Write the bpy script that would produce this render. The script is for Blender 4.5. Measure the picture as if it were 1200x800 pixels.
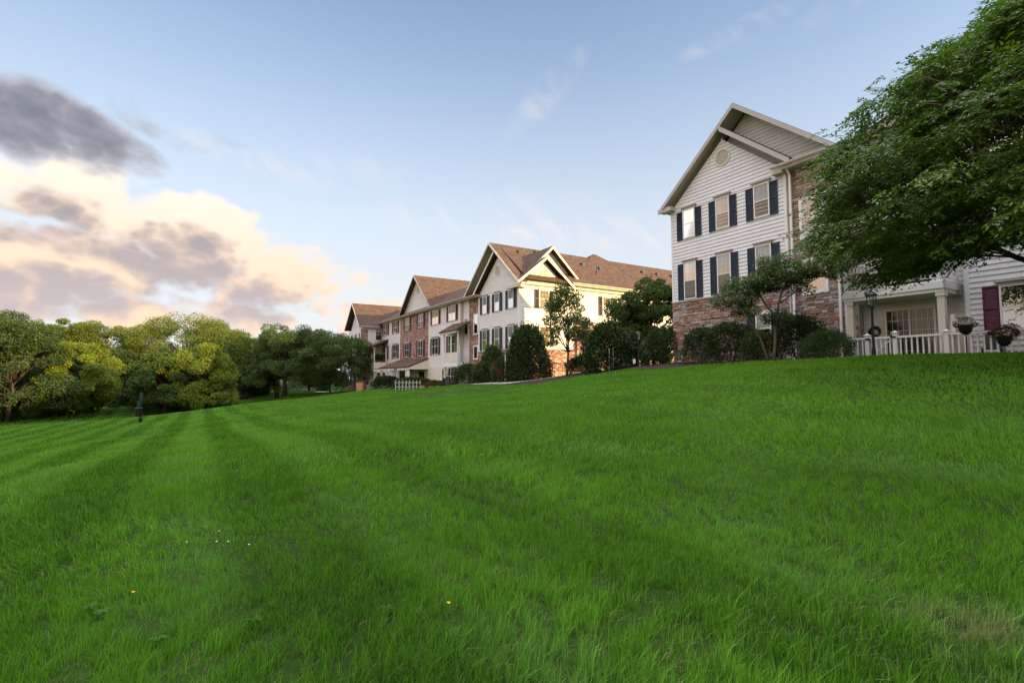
import bpy, bmesh, math, random
import numpy as np
from mathutils import Vector, Matrix

C = bpy.context.scene
for o in list(bpy.data.objects): bpy.data.objects.remove(o)
COL = C.collection
R = math.radians
random.seed(7); rng = np.random.default_rng(7)

# ------------------------------------------------------------------ camera
PITCH = math.atan(41/600)
cd = bpy.data.cameras.new('camera'); cam = bpy.data.objects.new('camera', cd); COL.objects.link(cam)
cd.sensor_width = 36; cd.lens = 18; cd.clip_start = .05; cd.clip_end = 3000
cam.location = (0, 0, 0); cam.rotation_euler = (math.pi/2+PITCH, 0, 0)
C.camera = cam

# ------------------------------------------------------------------ facade frame (u along the houses, w out of them)
D2 = np.array([-.51883768, .85487278]); U2 = -D2; N2 = np.array([-.85487278, -.51883768]); O2 = np.array([8.86781, 28.0])
ROTZ = math.atan2(U2[1], U2[0])
def fw(u, w): return O2+u*U2+w*N2
def uw(x, y):
    q = np.stack([np.asarray(x)-O2[0], np.asarray(y)-O2[1]], -1)
    return q@U2, q@N2

# ------------------------------------------------------------------ sun, sky, exposure
SUN_EL = 11.0
sh = .85*U2-.527*N2; SUN_AZ = math.atan2(sh[0], sh[1])           # clockwise from +Y
sv = Vector((math.cos(R(SUN_EL))*sh[0], math.cos(R(SUN_EL))*sh[1], math.sin(R(SUN_EL))))
sl = bpy.data.lights.new('sun', 'SUN'); so = bpy.data.objects.new('sun', sl); COL.objects.link(so)
sl.energy = 3.7; sl.angle = R(.5); sl.color = (1, .69, .28)
so.rotation_euler = sv.to_track_quat('Z', 'Y').to_euler()
C.view_settings.view_transform = 'Standard'; C.view_settings.look = 'None'
EXPO = 1.3; C.view_settings.exposure = EXPO; C.view_settings.gamma = 1; C.view_settings.use_curve_mapping = False
C.render.engine = 'CYCLES'
C.cycles.max_bounces = 6; C.cycles.diffuse_bounces = 3; C.cycles.glossy_bounces = 3; C.cycles.transmission_bounces = 3; C.cycles.transparent_max_bounces = 8
C.cycles.caustics_reflective = False; C.cycles.caustics_refractive = False

class NT:
    """small helper to write node trees as expressions"""
    def __init__(s, tree): s.t = tree; s.n = tree.nodes; s.l = tree.links
    def put(s, sock, v):
        if hasattr(v, 'is_linked') or isinstance(v, bpy.types.NodeSocket): s.l.new(v, sock)
        elif v is not None: sock.default_value = v
    def node(s, typ, **kw):
        n = s.n.new(typ)
        for k, v in kw.items(): setattr(n, k, v)
        return n
    def m(s, op, a, b=None, c=None, clamp=False):
        n = s.n.new('ShaderNodeMath'); n.operation = op; n.use_clamp = clamp
        s.put(n.inputs[0], a)
        if b is not None: s.put(n.inputs[1], b)
        if c is not None: s.put(n.inputs[2], c)
        return n.outputs[0]
    def v(s, op, a, b=None):
        n = s.n.new('ShaderNodeVectorMath'); n.operation = op
        s.put(n.inputs[0], a)
        if b is not None: s.put(n.inputs[1], b)
        return n.outputs['Value'] if op in ('LENGTH', 'DOT_PRODUCT', 'DISTANCE') else n.outputs[0]
    def xyz(s, x=0, y=0, z=0):
        n = s.n.new('ShaderNodeCombineXYZ')
        for i, q in enumerate((x, y, z)): s.put(n.inputs[i], q)
        return n.outputs[0]
    def sep(s, v):
        n = s.n.new('ShaderNodeSeparateXYZ'); s.put(n.inputs[0], v); return n.outputs
    def noise(s, v, scale=5, detail=4, rough=.5, dist=0, out='Fac'):
        n = s.n.new('ShaderNodeTexNoise'); s.put(n.inputs['Vector'], v); n.inputs['Scale'].default_value = scale
        n.inputs['Detail'].default_value = detail; n.inputs['Roughness'].default_value = rough; n.inputs['Distortion'].default_value = dist
        return n.outputs[out]
    def mix(s, f, a, b, blend='MIX'):
        n = s.n.new('ShaderNodeMix'); n.data_type = 'RGBA'; n.blend_type = blend
        s.put(n.inputs[0], f); s.put(n.inputs[6], col(a)); s.put(n.inputs[7], col(b)); return n.outputs[2]
    def ss(s, x, lo, hi, a=0., b=1.):
        n = s.n.new('ShaderNodeMapRange'); n.interpolation_type = 'SMOOTHSTEP'
        for i, q in enumerate((x, lo, hi, a, b)): s.put(n.inputs[i], q)
        return n.outputs[0]
    def lin(s, x, lo, hi, a=0., b=1.):
        n = s.n.new('ShaderNodeMapRange')
        for i, q in enumerate((x, lo, hi, a, b)): s.put(n.inputs[i], q)
        return n.outputs[0]
    def ramp(s, f, stops, interp='LINEAR'):
        n = s.n.new('ShaderNodeValToRGB'); r = n.color_ramp; r.interpolation = interp
        while len(r.elements) < len(stops): r.elements.new(.5)
        for e, (p, c) in zip(r.elements, stops): e.position = p; e.color = col(c)
        s.put(n.inputs[0], f); return n.outputs[0]
def col(c):
    if isinstance(c, (tuple, list)) and len(c) == 3: return (*c, 1)
    return c

w = bpy.data.worlds.new('World'); C.world = w; w.use_nodes = True
g = NT(w.node_tree); g.n.clear()
sky = g.node('ShaderNodeTexSky', sky_type='NISHITA', sun_disc=False)
sky.sun_elevation = R(SUN_EL); sky.sun_rotation = SUN_AZ; sky.air_density = 1.2; sky.dust_density = 1.0; sky.ozone_density = 2.0; sky.altitude = 100
geo = g.node('ShaderNodeTexCoord'); dirv = g.v('NORMALIZE', geo.outputs['Generated'])
dx, dy, dz = g.sep(dirv)
az = g.m('ARCTAN2', dx, dy); el = g.m('ARCSINE', dz)
def pix(px, py):
    x = (px-600)/600; yu = (400-py)/600
    Y = math.cos(PITCH)-yu*math.sin(PITCH); Z = math.sin(PITCH)+yu*math.cos(PITCH)
    return math.atan2(x, Y), math.atan2(Z, math.hypot(x, Y))
# cumulus banks low in the west-facing half of the view: centre, half sizes, tilt, weight
BANKS = [(10,230,120,52,-8,.9),(100,235,105,44,-14,1.0),(165,255,95,42,-14,1.0),(250,282,75,46,-10,1.1),(265,315,115,40,-10,1.0),(110,305,190,42,-9,.95),(350,330,80,36,-10,1.0),(400,348,75,30,-8,.9),(455,362,45,22,-5,.7),(170,362,330,25,-3,.84),(520,386,120,12,0,.3)]
DARK = [(20,140,85,40,0,1.0),(80,155,80,34,-14,1.0),(140,172,60,20,-22,.7),(185,148,70,17,-14,.52),(265,160,60,11,-8,.42)]
def bank_field(a, e, banks):
    tot = None
    for (px, py, rx, ry, tilt, wt) in banks:
        a0, e0 = pix(px, py); k = math.cos(a0)/600*1.12; kx = k*math.cos(a0)
        ct, st = math.cos(R(tilt)), math.sin(R(tilt))
        da = g.m('SUBTRACT', a, a0); de = g.m('SUBTRACT', e, e0)
        p = g.m('ADD', g.m('MULTIPLY', da, ct/(rx*kx)), g.m('MULTIPLY', de, st/(rx*kx)))
        q = g.m('ADD', g.m('MULTIPLY', da, -st/(ry*k)), g.m('MULTIPLY', de, ct/(ry*k)))
        r2 = g.m('ADD', g.m('MULTIPLY', p, p), g.m('MULTIPLY', q, q))
        bb = g.m('MULTIPLY', g.ss(r2, 2.2, 0., 0., 1.), wt)
        tot = bb if tot is None else g.m('MAXIMUM', tot, bb)
    return tot
def fbm(a, e, sc, det=7, ro=.55, seed=0., sy=2.0):
    return g.noise(g.xyz(a, g.m('MULTIPLY', e, sy), seed), sc, det, ro, .25)
def puffs(a, e, sc, seed):
    n = g.node('ShaderNodeTexVoronoi', feature='F1'); n.inputs['Scale'].default_value = sc; n.inputs['Detail'].default_value = 2; n.inputs['Roughness'].default_value = .55; n.inputs['Lacunarity'].default_value = 2.3
    wv = g.noise(g.xyz(a, e, seed+2), 9, 3, .5, 0, 'Color'); wv = g.v('MULTIPLY', g.v('SUBTRACT', wv, (.5, .5, .5)), (.06, .06, .06))
    g.put(n.inputs['Vector'], g.v('ADD', g.xyz(a, g.m('MULTIPLY', e, 1.5), seed), wv)); return n.outputs['Distance']
def field(a, e):
    f1 = fbm(a, e, 6.0, 7, .58, 3.1, 1.7); v = puffs(a, e, 9., 1.3)
    f = g.m('ADD', bank_field(a, e, BANKS), g.m('MULTIPLY', g.m('SUBTRACT', f1, .5), 1.25))
    return g.m('ADD', f, g.m('MULTIPLY', g.m('SUBTRACT', .45, v), .75))
K = 2**-EXPO
def kc(r, gr, b): return (r*K, gr*K, b*K)
fld = field(az, el)
fld2 = field(g.m('ADD', az, .024), g.m('ADD', el, .046))
cover = g.m('MULTIPLY', g.ss(fld, .03, .50), g.ss(bank_field(az, el, BANKS), .02, .22))
lit_ = g.m('SUBTRACT', fld, fld2)                                  # positive where the cloud faces the light
thick = g.ss(fld2, .05, 1.0)
shade = g.m('ADD', g.m('SUBTRACT', g.m('MULTIPLY', thick, 1.15), g.m('MULTIPLY', lit_, .35)), g.m('MULTIPLY', g.m('SUBTRACT', fbm(az, el, 15., 6, .62, 41., 1.8), .5), .55))
litc = g.mix(g.ss(el, .10, .38), kc(1.12, .84, .60), kc(1.16, 1.05, .93))
midc = g.mix(g.ss(el, .10, .38), kc(.90, .70, .58), kc(.80, .66, .58))
drk = g.mix(g.ss(el, .06, .30), kc(.66, .57, .57), kc(.44, .39, .40))
ccol = g.mix(g.ss(shade, .25, 1.15), g.mix(g.ss(shade, -.1, .6), litc, midc), drk)
dfl = g.m('ADD', bank_field(az, el, DARK), g.m('ADD', g.m('MULTIPLY', g.m('SUBTRACT', fbm(az, el, 7., 7, .58, 14.1, 1.7), .5), 1.3), g.m('MULTIPLY', g.m('SUBTRACT', .45, puffs(az, el, 10., 4.4)), .45)))
dcov = g.m('MULTIPLY', g.m('MULTIPLY', g.ss(dfl, .10, .75), .96), g.ss(bank_field(az, el, DARK), .02, .2))
dcol = g.mix(g.ss(dfl, .35, 1.1), kc(.50, .48, .53), kc(.215, .225, .285))
wn = g.noise(g.xyz(g.m('ADD', g.m('MULTIPLY', az, .7), g.m('MULTIPLY', el, -.75)), g.m('ADD', g.m('MULTIPLY', az, 1.9), g.m('MULTIPLY', el, 2.0)), 2.0), 7.5, 8, .66, .5)
def blob(px, py, rx, ry, tilt):
    a0, e0 = pix(px, py); k = math.cos(a0)/600
    ct, st = math.cos(R(tilt)), math.sin(R(tilt)); da = g.m('SUBTRACT', az, a0); de = g.m('SUBTRACT', el, e0)
    p = g.m('ADD', g.m('MULTIPLY', da, ct/(rx*k)), g.m('MULTIPLY', de, st/(rx*k))); q = g.m('ADD', g.m('MULTIPLY', da, -st/(ry*k)), g.m('MULTIPLY', de, ct/(ry*k)))
    return g.ss(g.m('ADD', g.m('MULTIPLY', p, p), g.m('MULTIPLY', q, q)), 2.6, 0., 0., 1.)
wm = None
for (*b, wt) in ((640, 112, 46, 13, 40, .42), (850, 43, 40, 8, 12, .4), (680, 275, 110, 18, 0, .75), (905, 18, 40, 10, 20, .18), (300, 190, 70, 12, -10, .5), (430, 200, 50, 12, -5, .35), (560, 250, 110, 20, 5, .35), (980, 8, 60, 10, 15, .15)):
    q = g.m('MULTIPLY', blob(*b), wt); wm = q if wm is None else g.m('MAXIMUM', wm, q)
wisp = g.m('MULTIPLY', wm, g.ss(wn, .38, .78))
# sunset clouds behind and to the left of the camera, neutral brightness added as fill
rear = g.ss(g.m('DIVIDE', dy, g.m('SQRT', g.m('ADD', g.m('MULTIPLY', dx, dx), g.m('MULTIPLY', dy, dy)))), .50, .10)
rn = fbm(az, el, 2.4, 7, .55, 11.3, 2.2)
rcov = g.m('MULTIPLY', g.m('MULTIPLY', rear, g.ss(rn, .36, .58)), g.ss(el, 1.2, .6))
rcol = g.mix(g.ss(g.noise(g.xyz(az, g.m('MULTIPLY', el, 2.4), 5.), 3.2, 5), .4, .65), g.mix(g.ss(el, .55, .18), kc(1.5, 1.36, 1.46), kc(2.1, 1.35, .80)), kc(1.25, 1.28, 1.40))
SKY = .12
tint = g.v('MULTIPLY', sky.outputs[0], (SKY*1.06, SKY*1.11, SKY*1.22))
hs = g.node('ShaderNodeHueSaturation'); hs.inputs['Saturation'].default_value = .86; g.put(hs.inputs['Color'], tint); fade = g.lin(az, -.85, .35, .72, 1.)
tint = g.v('MULTIPLY', hs.outputs[0], g.xyz(fade, fade, fade))
haze = g.ss(el, .72, .02)
base = g.mix(g.m('MULTIPLY', haze, .88), tint, g.mix(g.ss(dy, .45, .1), kc(.86, .86, .90), kc(1.15, .80, .56)))
c1 = g.mix(wisp, base, kc(.98, .90, .90))
c2 = g.mix(cover, c1, ccol)
c2 = g.mix(dcov, c2, dcol)
c3 = g.mix(rcov, c2, rcol)
# bright cloud added overhead, out of view, as fill for lawn and walls
fill_veil = g.m('MULTIPLY', g.ss(el, .74, 1.05), g.lin(fbm(az, el, 1.6, 4, .5, 31., 1.2), .3, .7, .75, 1.))
c3 = g.mix(fill_veil, c3, kc(3.9, 3.85, 4.35))
bg = g.node('ShaderNodeBackground'); g.put(bg.inputs[0], c3); bg.inputs[1].default_value = 1.0
wo = g.node('ShaderNodeOutputWorld'); g.l.new(bg.outputs[0], wo.inputs[0])
w.cycles.sampling_method = 'MANUAL'; w.cycles.sample_map_resolution = 1024
# ------------------------------------------------------------------ builders
class MB:
    """collects faces; build() links them as ONE mesh object"""
    def __init__(s): s.v = []; s.f = []; s.c = []; s.cur = None
    def quad(s, *p):
        i = len(s.v); s.v.extend(p); s.f.append(tuple(range(i, i+len(p)))); s.c.append(s.cur)
    def hexa(s, p):                                                   # 4 bottom, 4 top, same winding
        i = len(s.v); s.v.extend(p)
        for f in ((3,2,1,0), (4,5,6,7), (0,1,5,4), (1,2,6,5), (2,3,7,6), (3,0,4,7)): s.f.append(tuple(i+k for k in f)); s.c.append(s.cur)
    def box(s, x0, x1, y0, y1, z0, z1):
        s.hexa([(x0,y0,z0), (x1,y0,z0), (x1,y1,z0), (x0,y1,z0), (x0,y0,z1), (x1,y0,z1), (x1,y1,z1), (x0,y1,z1)])
    def prism(s, poly, axis, a, b):
        """polygon extruded along an axis: axis 'y' takes (x,z) points, 'x' takes (y,z), 'z' takes (x,y)"""
        f = {'y': lambda p, t: (p[0], t, p[1]), 'x': lambda p, t: (t, p[0], p[1]), 'z': lambda p, t: (p[0], p[1], t)}[axis]
        i = len(s.v); n = len(poly)
        s.v.extend([f(p, a) for p in poly]); s.v.extend([f(p, b) for p in poly])
        s.f.append(tuple(range(i, i+n))); s.f.append(tuple(range(i+2*n-1, i+n-1, -1))); s.c += [s.cur]*2
        for k in range(n):
            s.f.append((i+k, i+(k+1)%n, i+n+(k+1)%n, i+n+k)); s.c.append(s.cur)
    def bar(s, p, q, wd, dp=None):
        """square bar from p to q"""
        dp = dp or wd; p = Vector(p); q = Vector(q); d = (q-p).normalized()
        a = d.cross(Vector((0,0,1)));
        if a.length < 1e-3: a = Vector((1,0,0))
        a.normalize(); b = d.cross(a)
        c = [(-wd/2,-dp/2), (wd/2,-dp/2), (wd/2,dp/2), (-wd/2,dp/2)]
        s.hexa([tuple(p+a*x+b*y) for x, y in c]+[tuple(q+a*x+b*y) for x, y in c])
    def tube(s, pts, rad, n=8, cap=True):
        pts = [Vector(p) for p in pts]
        if not hasattr(rad, '__len__'): rad = [rad]*len(pts)
        base = len(s.v); prev = None
        for k, p in enumerate(pts):
            d = (pts[min(k+1, len(pts)-1)]-pts[max(k-1, 0)])
            d = d.normalized() if d.length > 1e-9 else Vector((0,0,1))
            a = prev-d*prev.dot(d) if prev is not None else d.cross(Vector((.3,.9,.1)))
            if a.length < 1e-4: a = d.cross(Vector((1,0,0)))
            a.normalize(); prev = a; b = d.cross(a)
            for j in range(n):
                t = 2*math.pi*j/n; s.v.append(tuple(p+(a*math.cos(t)+b*math.sin(t))*rad[k]))
        for k in range(len(pts)-1):
            for j in range(n):
                s.f.append((base+k*n+j, base+k*n+(j+1)%n, base+(k+1)*n+(j+1)%n, base+(k+1)*n+j)); s.c.append(s.cur)
        if cap:
            s.f.append(tuple(base+j for j in range(n))[::-1]); s.f.append(tuple(base+(len(pts)-1)*n+j for j in range(n))); s.c += [s.cur]*2
    def lathe(s, prof, cx, cy, n=16):
        base = len(s.v)
        for r, z in prof:
            for j in range(n):
                t = 2*math.pi*j/n; s.v.append((cx+r*math.cos(t), cy+r*math.sin(t), z))
        for k in range(len(prof)-1):
            for j in range(n):
                s.f.append((base+k*n+j, base+k*n+(j+1)%n, base+(k+1)*n+(j+1)%n, base+(k+1)*n+j)); s.c.append(s.cur)
        s.f.append(tuple(base+j for j in range(n))[::-1]); s.f.append(tuple(base+(len(prof)-1)*n+j for j in range(n))); s.c += [s.cur]*2
    def build(s, name, mat, parent=None, off=(0,0,0), smooth=False, recalc=True):
        me = bpy.data.meshes.new(name)
        ox, oy, oz = off
        me.from_pydata([(a-ox, b-oy, c-oz) for a, b, c in s.v], [], s.f)
        if recalc:
            bm = bmesh.new(); bm.from_mesh(me); bmesh.ops.recalc_face_normals(bm, faces=bm.faces); bm.to_mesh(me); bm.free()
        if any(c is not None for c in s.c):
            at = me.attributes.new('tone', 'FLOAT', 'FACE'); at.data.foreach_set('value', [0. if c is None else c for c in s.c])
        if smooth: me.polygons.foreach_set('use_smooth', [True]*len(me.polygons))
        me.materials.append(mat); me.update()
        o = bpy.data.objects.new(name, me); COL.objects.link(o)
        if parent is not None: o.parent = parent
        return o
def tag(o, label=None, cat=None, group=None, kind=None):
    for k, v in (('label', label), ('category', cat), ('group', group), ('kind', kind)):
        if v: o[k] = v
    return o
def empty(name, loc, rz=0., label=None, cat=None, group=None):
    o = bpy.data.objects.new(name, None); COL.objects.link(o); o.location = loc; o.rotation_euler = (0, 0, rz); o.empty_display_size = .3
    return tag(o, label, cat, group)
def copy_tree(o, parent=None):
    c = o.copy(); COL.objects.link(c)
    if parent is not None: c.parent = parent
    for ch in [x for x in o.children]: copy_tree(ch, c)
    return c
def fast_mesh(name, V, F, mat, attrs=(), parent=None, smooth=False, normals=None):
    """V (n,3), F (m,k) arrays; attrs: (name, values per face)"""
    me = bpy.data.meshes.new(name); k = F.shape[1]
    me.vertices.add(len(V)); me.vertices.foreach_set('co', np.ascontiguousarray(V, np.float32).ravel())
    me.loops.add(F.size); me.loops.foreach_set('vertex_index', np.ascontiguousarray(F, np.int32).ravel())
    me.polygons.add(len(F)); me.polygons.foreach_set('loop_start', np.arange(0, F.size, k, dtype=np.int32))
    me.update(calc_edges=True)
    if smooth: me.polygons.foreach_set('use_smooth', np.ones(len(F), bool))
    for nm, val in attrs:
        at = me.attributes.new(nm, 'FLOAT', 'FACE'); at.data.foreach_set('value', np.ascontiguousarray(val, np.float32))
    me.materials.append(mat)
    o = bpy.data.objects.new(name, me); COL.objects.link(o)
    if parent is not None: o.parent = parent
    return o

# ------------------------------------------------------------------ materials
def material(name):
    m = bpy.data.materials.new(name); m.use_nodes = True; g = NT(m.node_tree); b = g.n['Principled BSDF']; return m, g, b
def paint(name, c, rough=.55, var=.08, scale=3., bump=0., spec=.3):
    m, g, b = material(name)
    tc = g.node('ShaderNodeTexCoord').outputs['Object']
    n = g.noise(tc, scale, 5, .6); n2 = g.noise(tc, scale*11, 3, .6)
    f = g.m('ADD', g.m('MULTIPLY', n, .7), g.m('MULTIPLY', n2, .3))
    g.put(b.inputs['Base Color'], g.mix(g.lin(f, .3, .7), tuple(x*(1-var) for x in c), tuple(min(1, x*(1+var)) for x in c)))
    b.inputs['Roughness'].default_value = rough; b.inputs['Specular IOR Level'].default_value = spec
    if bump:
        bn = g.node('ShaderNodeBump'); bn.inputs['Strength'].default_value = bump; g.put(bn.inputs['Height'], n2); g.put(b.inputs['Normal'], bn.outputs[0])
    return m
M = {}
def siding_mat(name, c):
    m, g, b = material(name)
    tc = g.node('ShaderNodeTexCoord').outputs['Object']
    x, y, z = g.sep(tc)
    st = g.noise(g.xyz(g.m('MULTIPLY', x, .5), g.m('MULTIPLY', y, .5), z), 1.3, 5, .6)
    dr = g.noise(g.xyz(g.m('MULTIPLY', x, 6.), g.m('MULTIPLY', y, 6.), g.m('MULTIPLY', z, .35)), 1.0, 4, .6)   # rain streaks
    row = g.m('FLOOR', g.m('DIVIDE', z, .18)); wn = g.node('ShaderNodeTexWhiteNoise', noise_dimensions='1D'); g.put(wn.inputs['W'], row)
    f = g.m('ADD', g.m('ADD', g.m('MULTIPLY', st, .5), g.m('MULTIPLY', dr, .35)), g.m('MULTIPLY', wn.outputs[0], .15))
    g.put(b.inputs['Base Color'], g.mix(g.lin(f, .32, .66), tuple(q*.86 for q in c), c))
    b.inputs['Roughness'].default_value = .5; b.inputs['Specular IOR Level'].default_value = .3
    bn = g.node('ShaderNodeBump'); bn.inputs['Strength'].default_value = .12; bn.inputs['Distance'].default_value = .01
    g.put(bn.inputs['Height'], g.noise(g.xyz(g.m('MULTIPLY', x, 2.), g.m('MULTIPLY', y, 2.), g.m('MULTIPLY', z, 30.)), 3., 3)); g.put(b.inputs['Normal'], bn.outputs[0])
    return m
M['siding'] = siding_mat('vinyl siding', (.79, .785, .80))
M['siding_pale'] = siding_mat('far siding', (.78, .75, .73))
M['trim'] = paint('white trim', (.80, .79, .76), .45, .05)
M['cream'] = paint('cream trim', (.72, .66, .56), .5, .06)
M['fascia'] = paint('grey fascia', (.46, .43, .40), .5, .06)
M['soffit'] = paint('soffit', (.52, .47, .40), .6, .06)
M['shutter'] = paint('navy shutter', (.022, .034, .052), .45, .2)
M['shutter_grey'] = paint('charcoal shutter', (.045, .045, .052), .45, .2)
M['shutter_red'] = paint('burgundy shutter', (.10, .012, .032), .45, .2)
M['vinyl'] = paint('window vinyl', (.80, .79, .77), .35, .03)
M['blind'] = paint('blind', (.56, .54, .51), .7, .05)
M['sunset_reflection'] = paint('painted sunset reflection', (.40, .25, .13), .8, .1)  # orange-tan blind colour standing in for the sunset reflected in the glass
M['curtain'] = paint('curtain', (.42, .40, .26), .9, .1)
M['dark_room'] = paint('dark room', (.035, .028, .024), .9, .3)
M['black'] = paint('black metal', (.012, .013, .014), .4, .3)
M['wall'] = paint('wall core', (.62, .60, .57), .7, .1)
M['mulch'] = paint('mulch', (.035, .022, .015), .95, .5, 30, .8)
M['concrete'] = paint('concrete', (.38, .36, .33), .85, .15, 4, .3)
M['terracotta'] = paint('terracotta', (.50, .27, .15), .8, .15)
M['green_plastic'] = paint('green plastic', (.010, .035, .030), .35, .15)
M['bin'] = paint('bin grey', (.05, .055, .065), .45, .2)
M['peach'] = paint('painted sign', (.62, .30, .16), .7, .15)
M['maroon'] = paint('maroon cloth', (.05, .012, .018), .9, .3)
def glass(name='window glass', base=0.):
    m, g, b = material(name); g.n.remove(b); out = g.n['Material Output']
    fr = g.node('ShaderNodeFresnel'); fr.inputs['IOR'].default_value = 1.5
    tc = g.node('ShaderNodeTexCoord').outputs['Object']; bn = g.node('ShaderNodeBump'); bn.inputs['Strength'].default_value = .06; bn.inputs['Distance'].default_value = .05
    g.put(bn.inputs['Height'], g.noise(tc, 1.6, 2)); 
    gl = g.node('ShaderNodeBsdfGlossy'); gl.inputs['Roughness'].default_value = .01; g.put(gl.inputs['Normal'], bn.outputs[0])
    tr = g.node('ShaderNodeBsdfTransparent'); tr.inputs[0].default_value = (.80, .84, .82, 1)
    mx = g.node('ShaderNodeMixShader'); g.put(mx.inputs[0], g.m('ADD', g.m('MULTIPLY', fr.outputs[0], 1.1), base, clamp=True)); g.l.new(tr.outputs[0], mx.inputs[1]); g.l.new(gl.outputs[0], mx.inputs[2])
    g.l.new(mx.outputs[0], out.inputs[0]); return m
M['glass'] = glass(); M['coated_glass'] = glass('coated window glass', .36)
M['weed'] = None
def roof_mat(name, c):
    m, g, b = material(name)
    tc = g.node('ShaderNodeTexCoord').outputs['Object']; x, y, z = g.sep(tc)
    br = g.node('ShaderNodeTexBrick'); br.offset = .5; br.inputs['Scale'].default_value = 1; br.inputs['Mortar Size'].default_value = .008
    br.inputs['Brick Width'].default_value = .30; br.inputs['Row Height'].default_value = .11
    br.inputs['Color1'].default_value = (*[q*.72 for q in c], 1); br.inputs['Color2'].default_value = (*[q*1.3 for q in c], 1); br.inputs['Mortar'].default_value = (*[q*.4 for q in c], 1)
    g.put(br.inputs['Vector'], g.xyz(g.m('ADD', x, g.m('MULTIPLY', y, 1.0)), z, 0))
    n = g.noise(tc, .7, 5, .65)
    g.put(b.inputs['Base Color'], g.mix(1., br.outputs[0], g.mix(n, (.75, .75, .78), (1.2, 1.15, 1.1)), 'MULTIPLY'))
    b.inputs['Roughness'].default_value = .9; b.inputs['Specular IOR Level'].default_value = .2
    bn = g.node('ShaderNodeBump'); bn.inputs['Strength'].default_value = .5; bn.inputs['Distance'].default_value = .02; g.put(bn.inputs['Height'], br.outputs['Fac']); bn.invert = True; g.put(b.inputs['Normal'], bn.outputs[0])
    return m
M['roof'] = roof_mat('asphalt shingle', (.108, .070, .050))
def stone_mat():
    m, g, b = material('ledge stone')
    at = g.node('ShaderNodeAttribute', attribute_name='tone').outputs['Fac']
    tc = g.node('ShaderNodeTexCoord').outputs['Object']
    c = g.ramp(at, [(0, (.32, .15, .095)), (.14, (.26, .13, .10)), (.26, (.44, .33, .29)), (.42, (.50, .44, .42)), (.56, (.36, .31, .31)), (.68, (.40, .24, .17)), (.79, (.54, .47, .44)), (.91, (.24, .15, .13)), (.96, (.46, .31, .21))], 'CONSTANT')
    n = g.noise(tc, 14, 6, .7); n2 = g.noise(tc, 3.5, 4, .6)
    c = g.mix(1., c, g.mix(g.lin(n, .3, .7), (.62, .60, .60), (1.22, 1.2, 1.18)), 'MULTIPLY')
    c = g.mix(g.lin(n2, .45, .75, 0, .35), c, (.40, .36, .33))
    g.put(b.inputs['Base Color'], c); b.inputs['Roughness'].default_value = .9; b.inputs['Specular IOR Level'].default_value = .2
    bn = g.node('ShaderNodeBump'); bn.inputs['Strength'].default_value = .6; bn.inputs['Distance'].default_value = .03; g.put(bn.inputs['Height'], n); g.put(b.inputs['Normal'], bn.outputs[0])
    return m
M['stone'] = stone_mat()
def brick_mat():
    m, g, b = material('mixed brick')
    tc = g.node('ShaderNodeTexCoord').outputs['Object']; x, y, z = g.sep(tc)
    cx = g.m('ADD', x, y); row = g.m('FLOOR', g.m('DIVIDE', z, .12)); wn = g.node('ShaderNodeTexWhiteNoise', noise_dimensions='1D'); g.put(wn.inputs['W'], row)
    cc = g.m('ADD', g.m('DIVIDE', cx, .30), g.m('MULTIPLY', wn.outputs[0], 7.)); ci = g.m('FLOOR', cc)
    w2 = g.node('ShaderNodeTexWhiteNoise', noise_dimensions='2D'); g.put(w2.inputs['Vector'], g.xyz(ci, row, 0))
    c = g.ramp(w2.outputs[0], [(0, (.26, .10, .07)), (.25, (.34, .17, .12)), (.5, (.42, .30, .25)), (.62, (.20, .085, .065)), (.8, (.40, .24, .18)), (.92, (.46, .40, .36))], 'CONSTANT')
    mo = g.m('MAXIMUM', g.ss(g.m('ABSOLUTE', g.m('SUBTRACT', g.m('FRACT', cc), .5)), .44, .48), g.ss(g.m('ABSOLUTE', g.m('SUBTRACT', g.m('FRACT', g.m('DIVIDE', z, .12)), .5)), .40, .46))
    c = g.mix(mo, c, (.33, .28, .25)); n = g.noise(tc, 9, 5, .65)
    g.put(b.inputs['Base Color'], g.mix(1., c, g.mix(n, (.75,.75,.75), (1.2,1.2,1.2)), 'MULTIPLY')); b.inputs['Roughness'].default_value = .9
    bn = g.node('ShaderNodeBump'); bn.inputs['Strength'].default_value = .6; bn.inputs['Distance'].default_value = .015; bn.invert = True; g.put(bn.inputs['Height'], mo); g.put(b.inputs['Normal'], bn.outputs[0])
    return m
M['brick'] = brick_mat()
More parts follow.
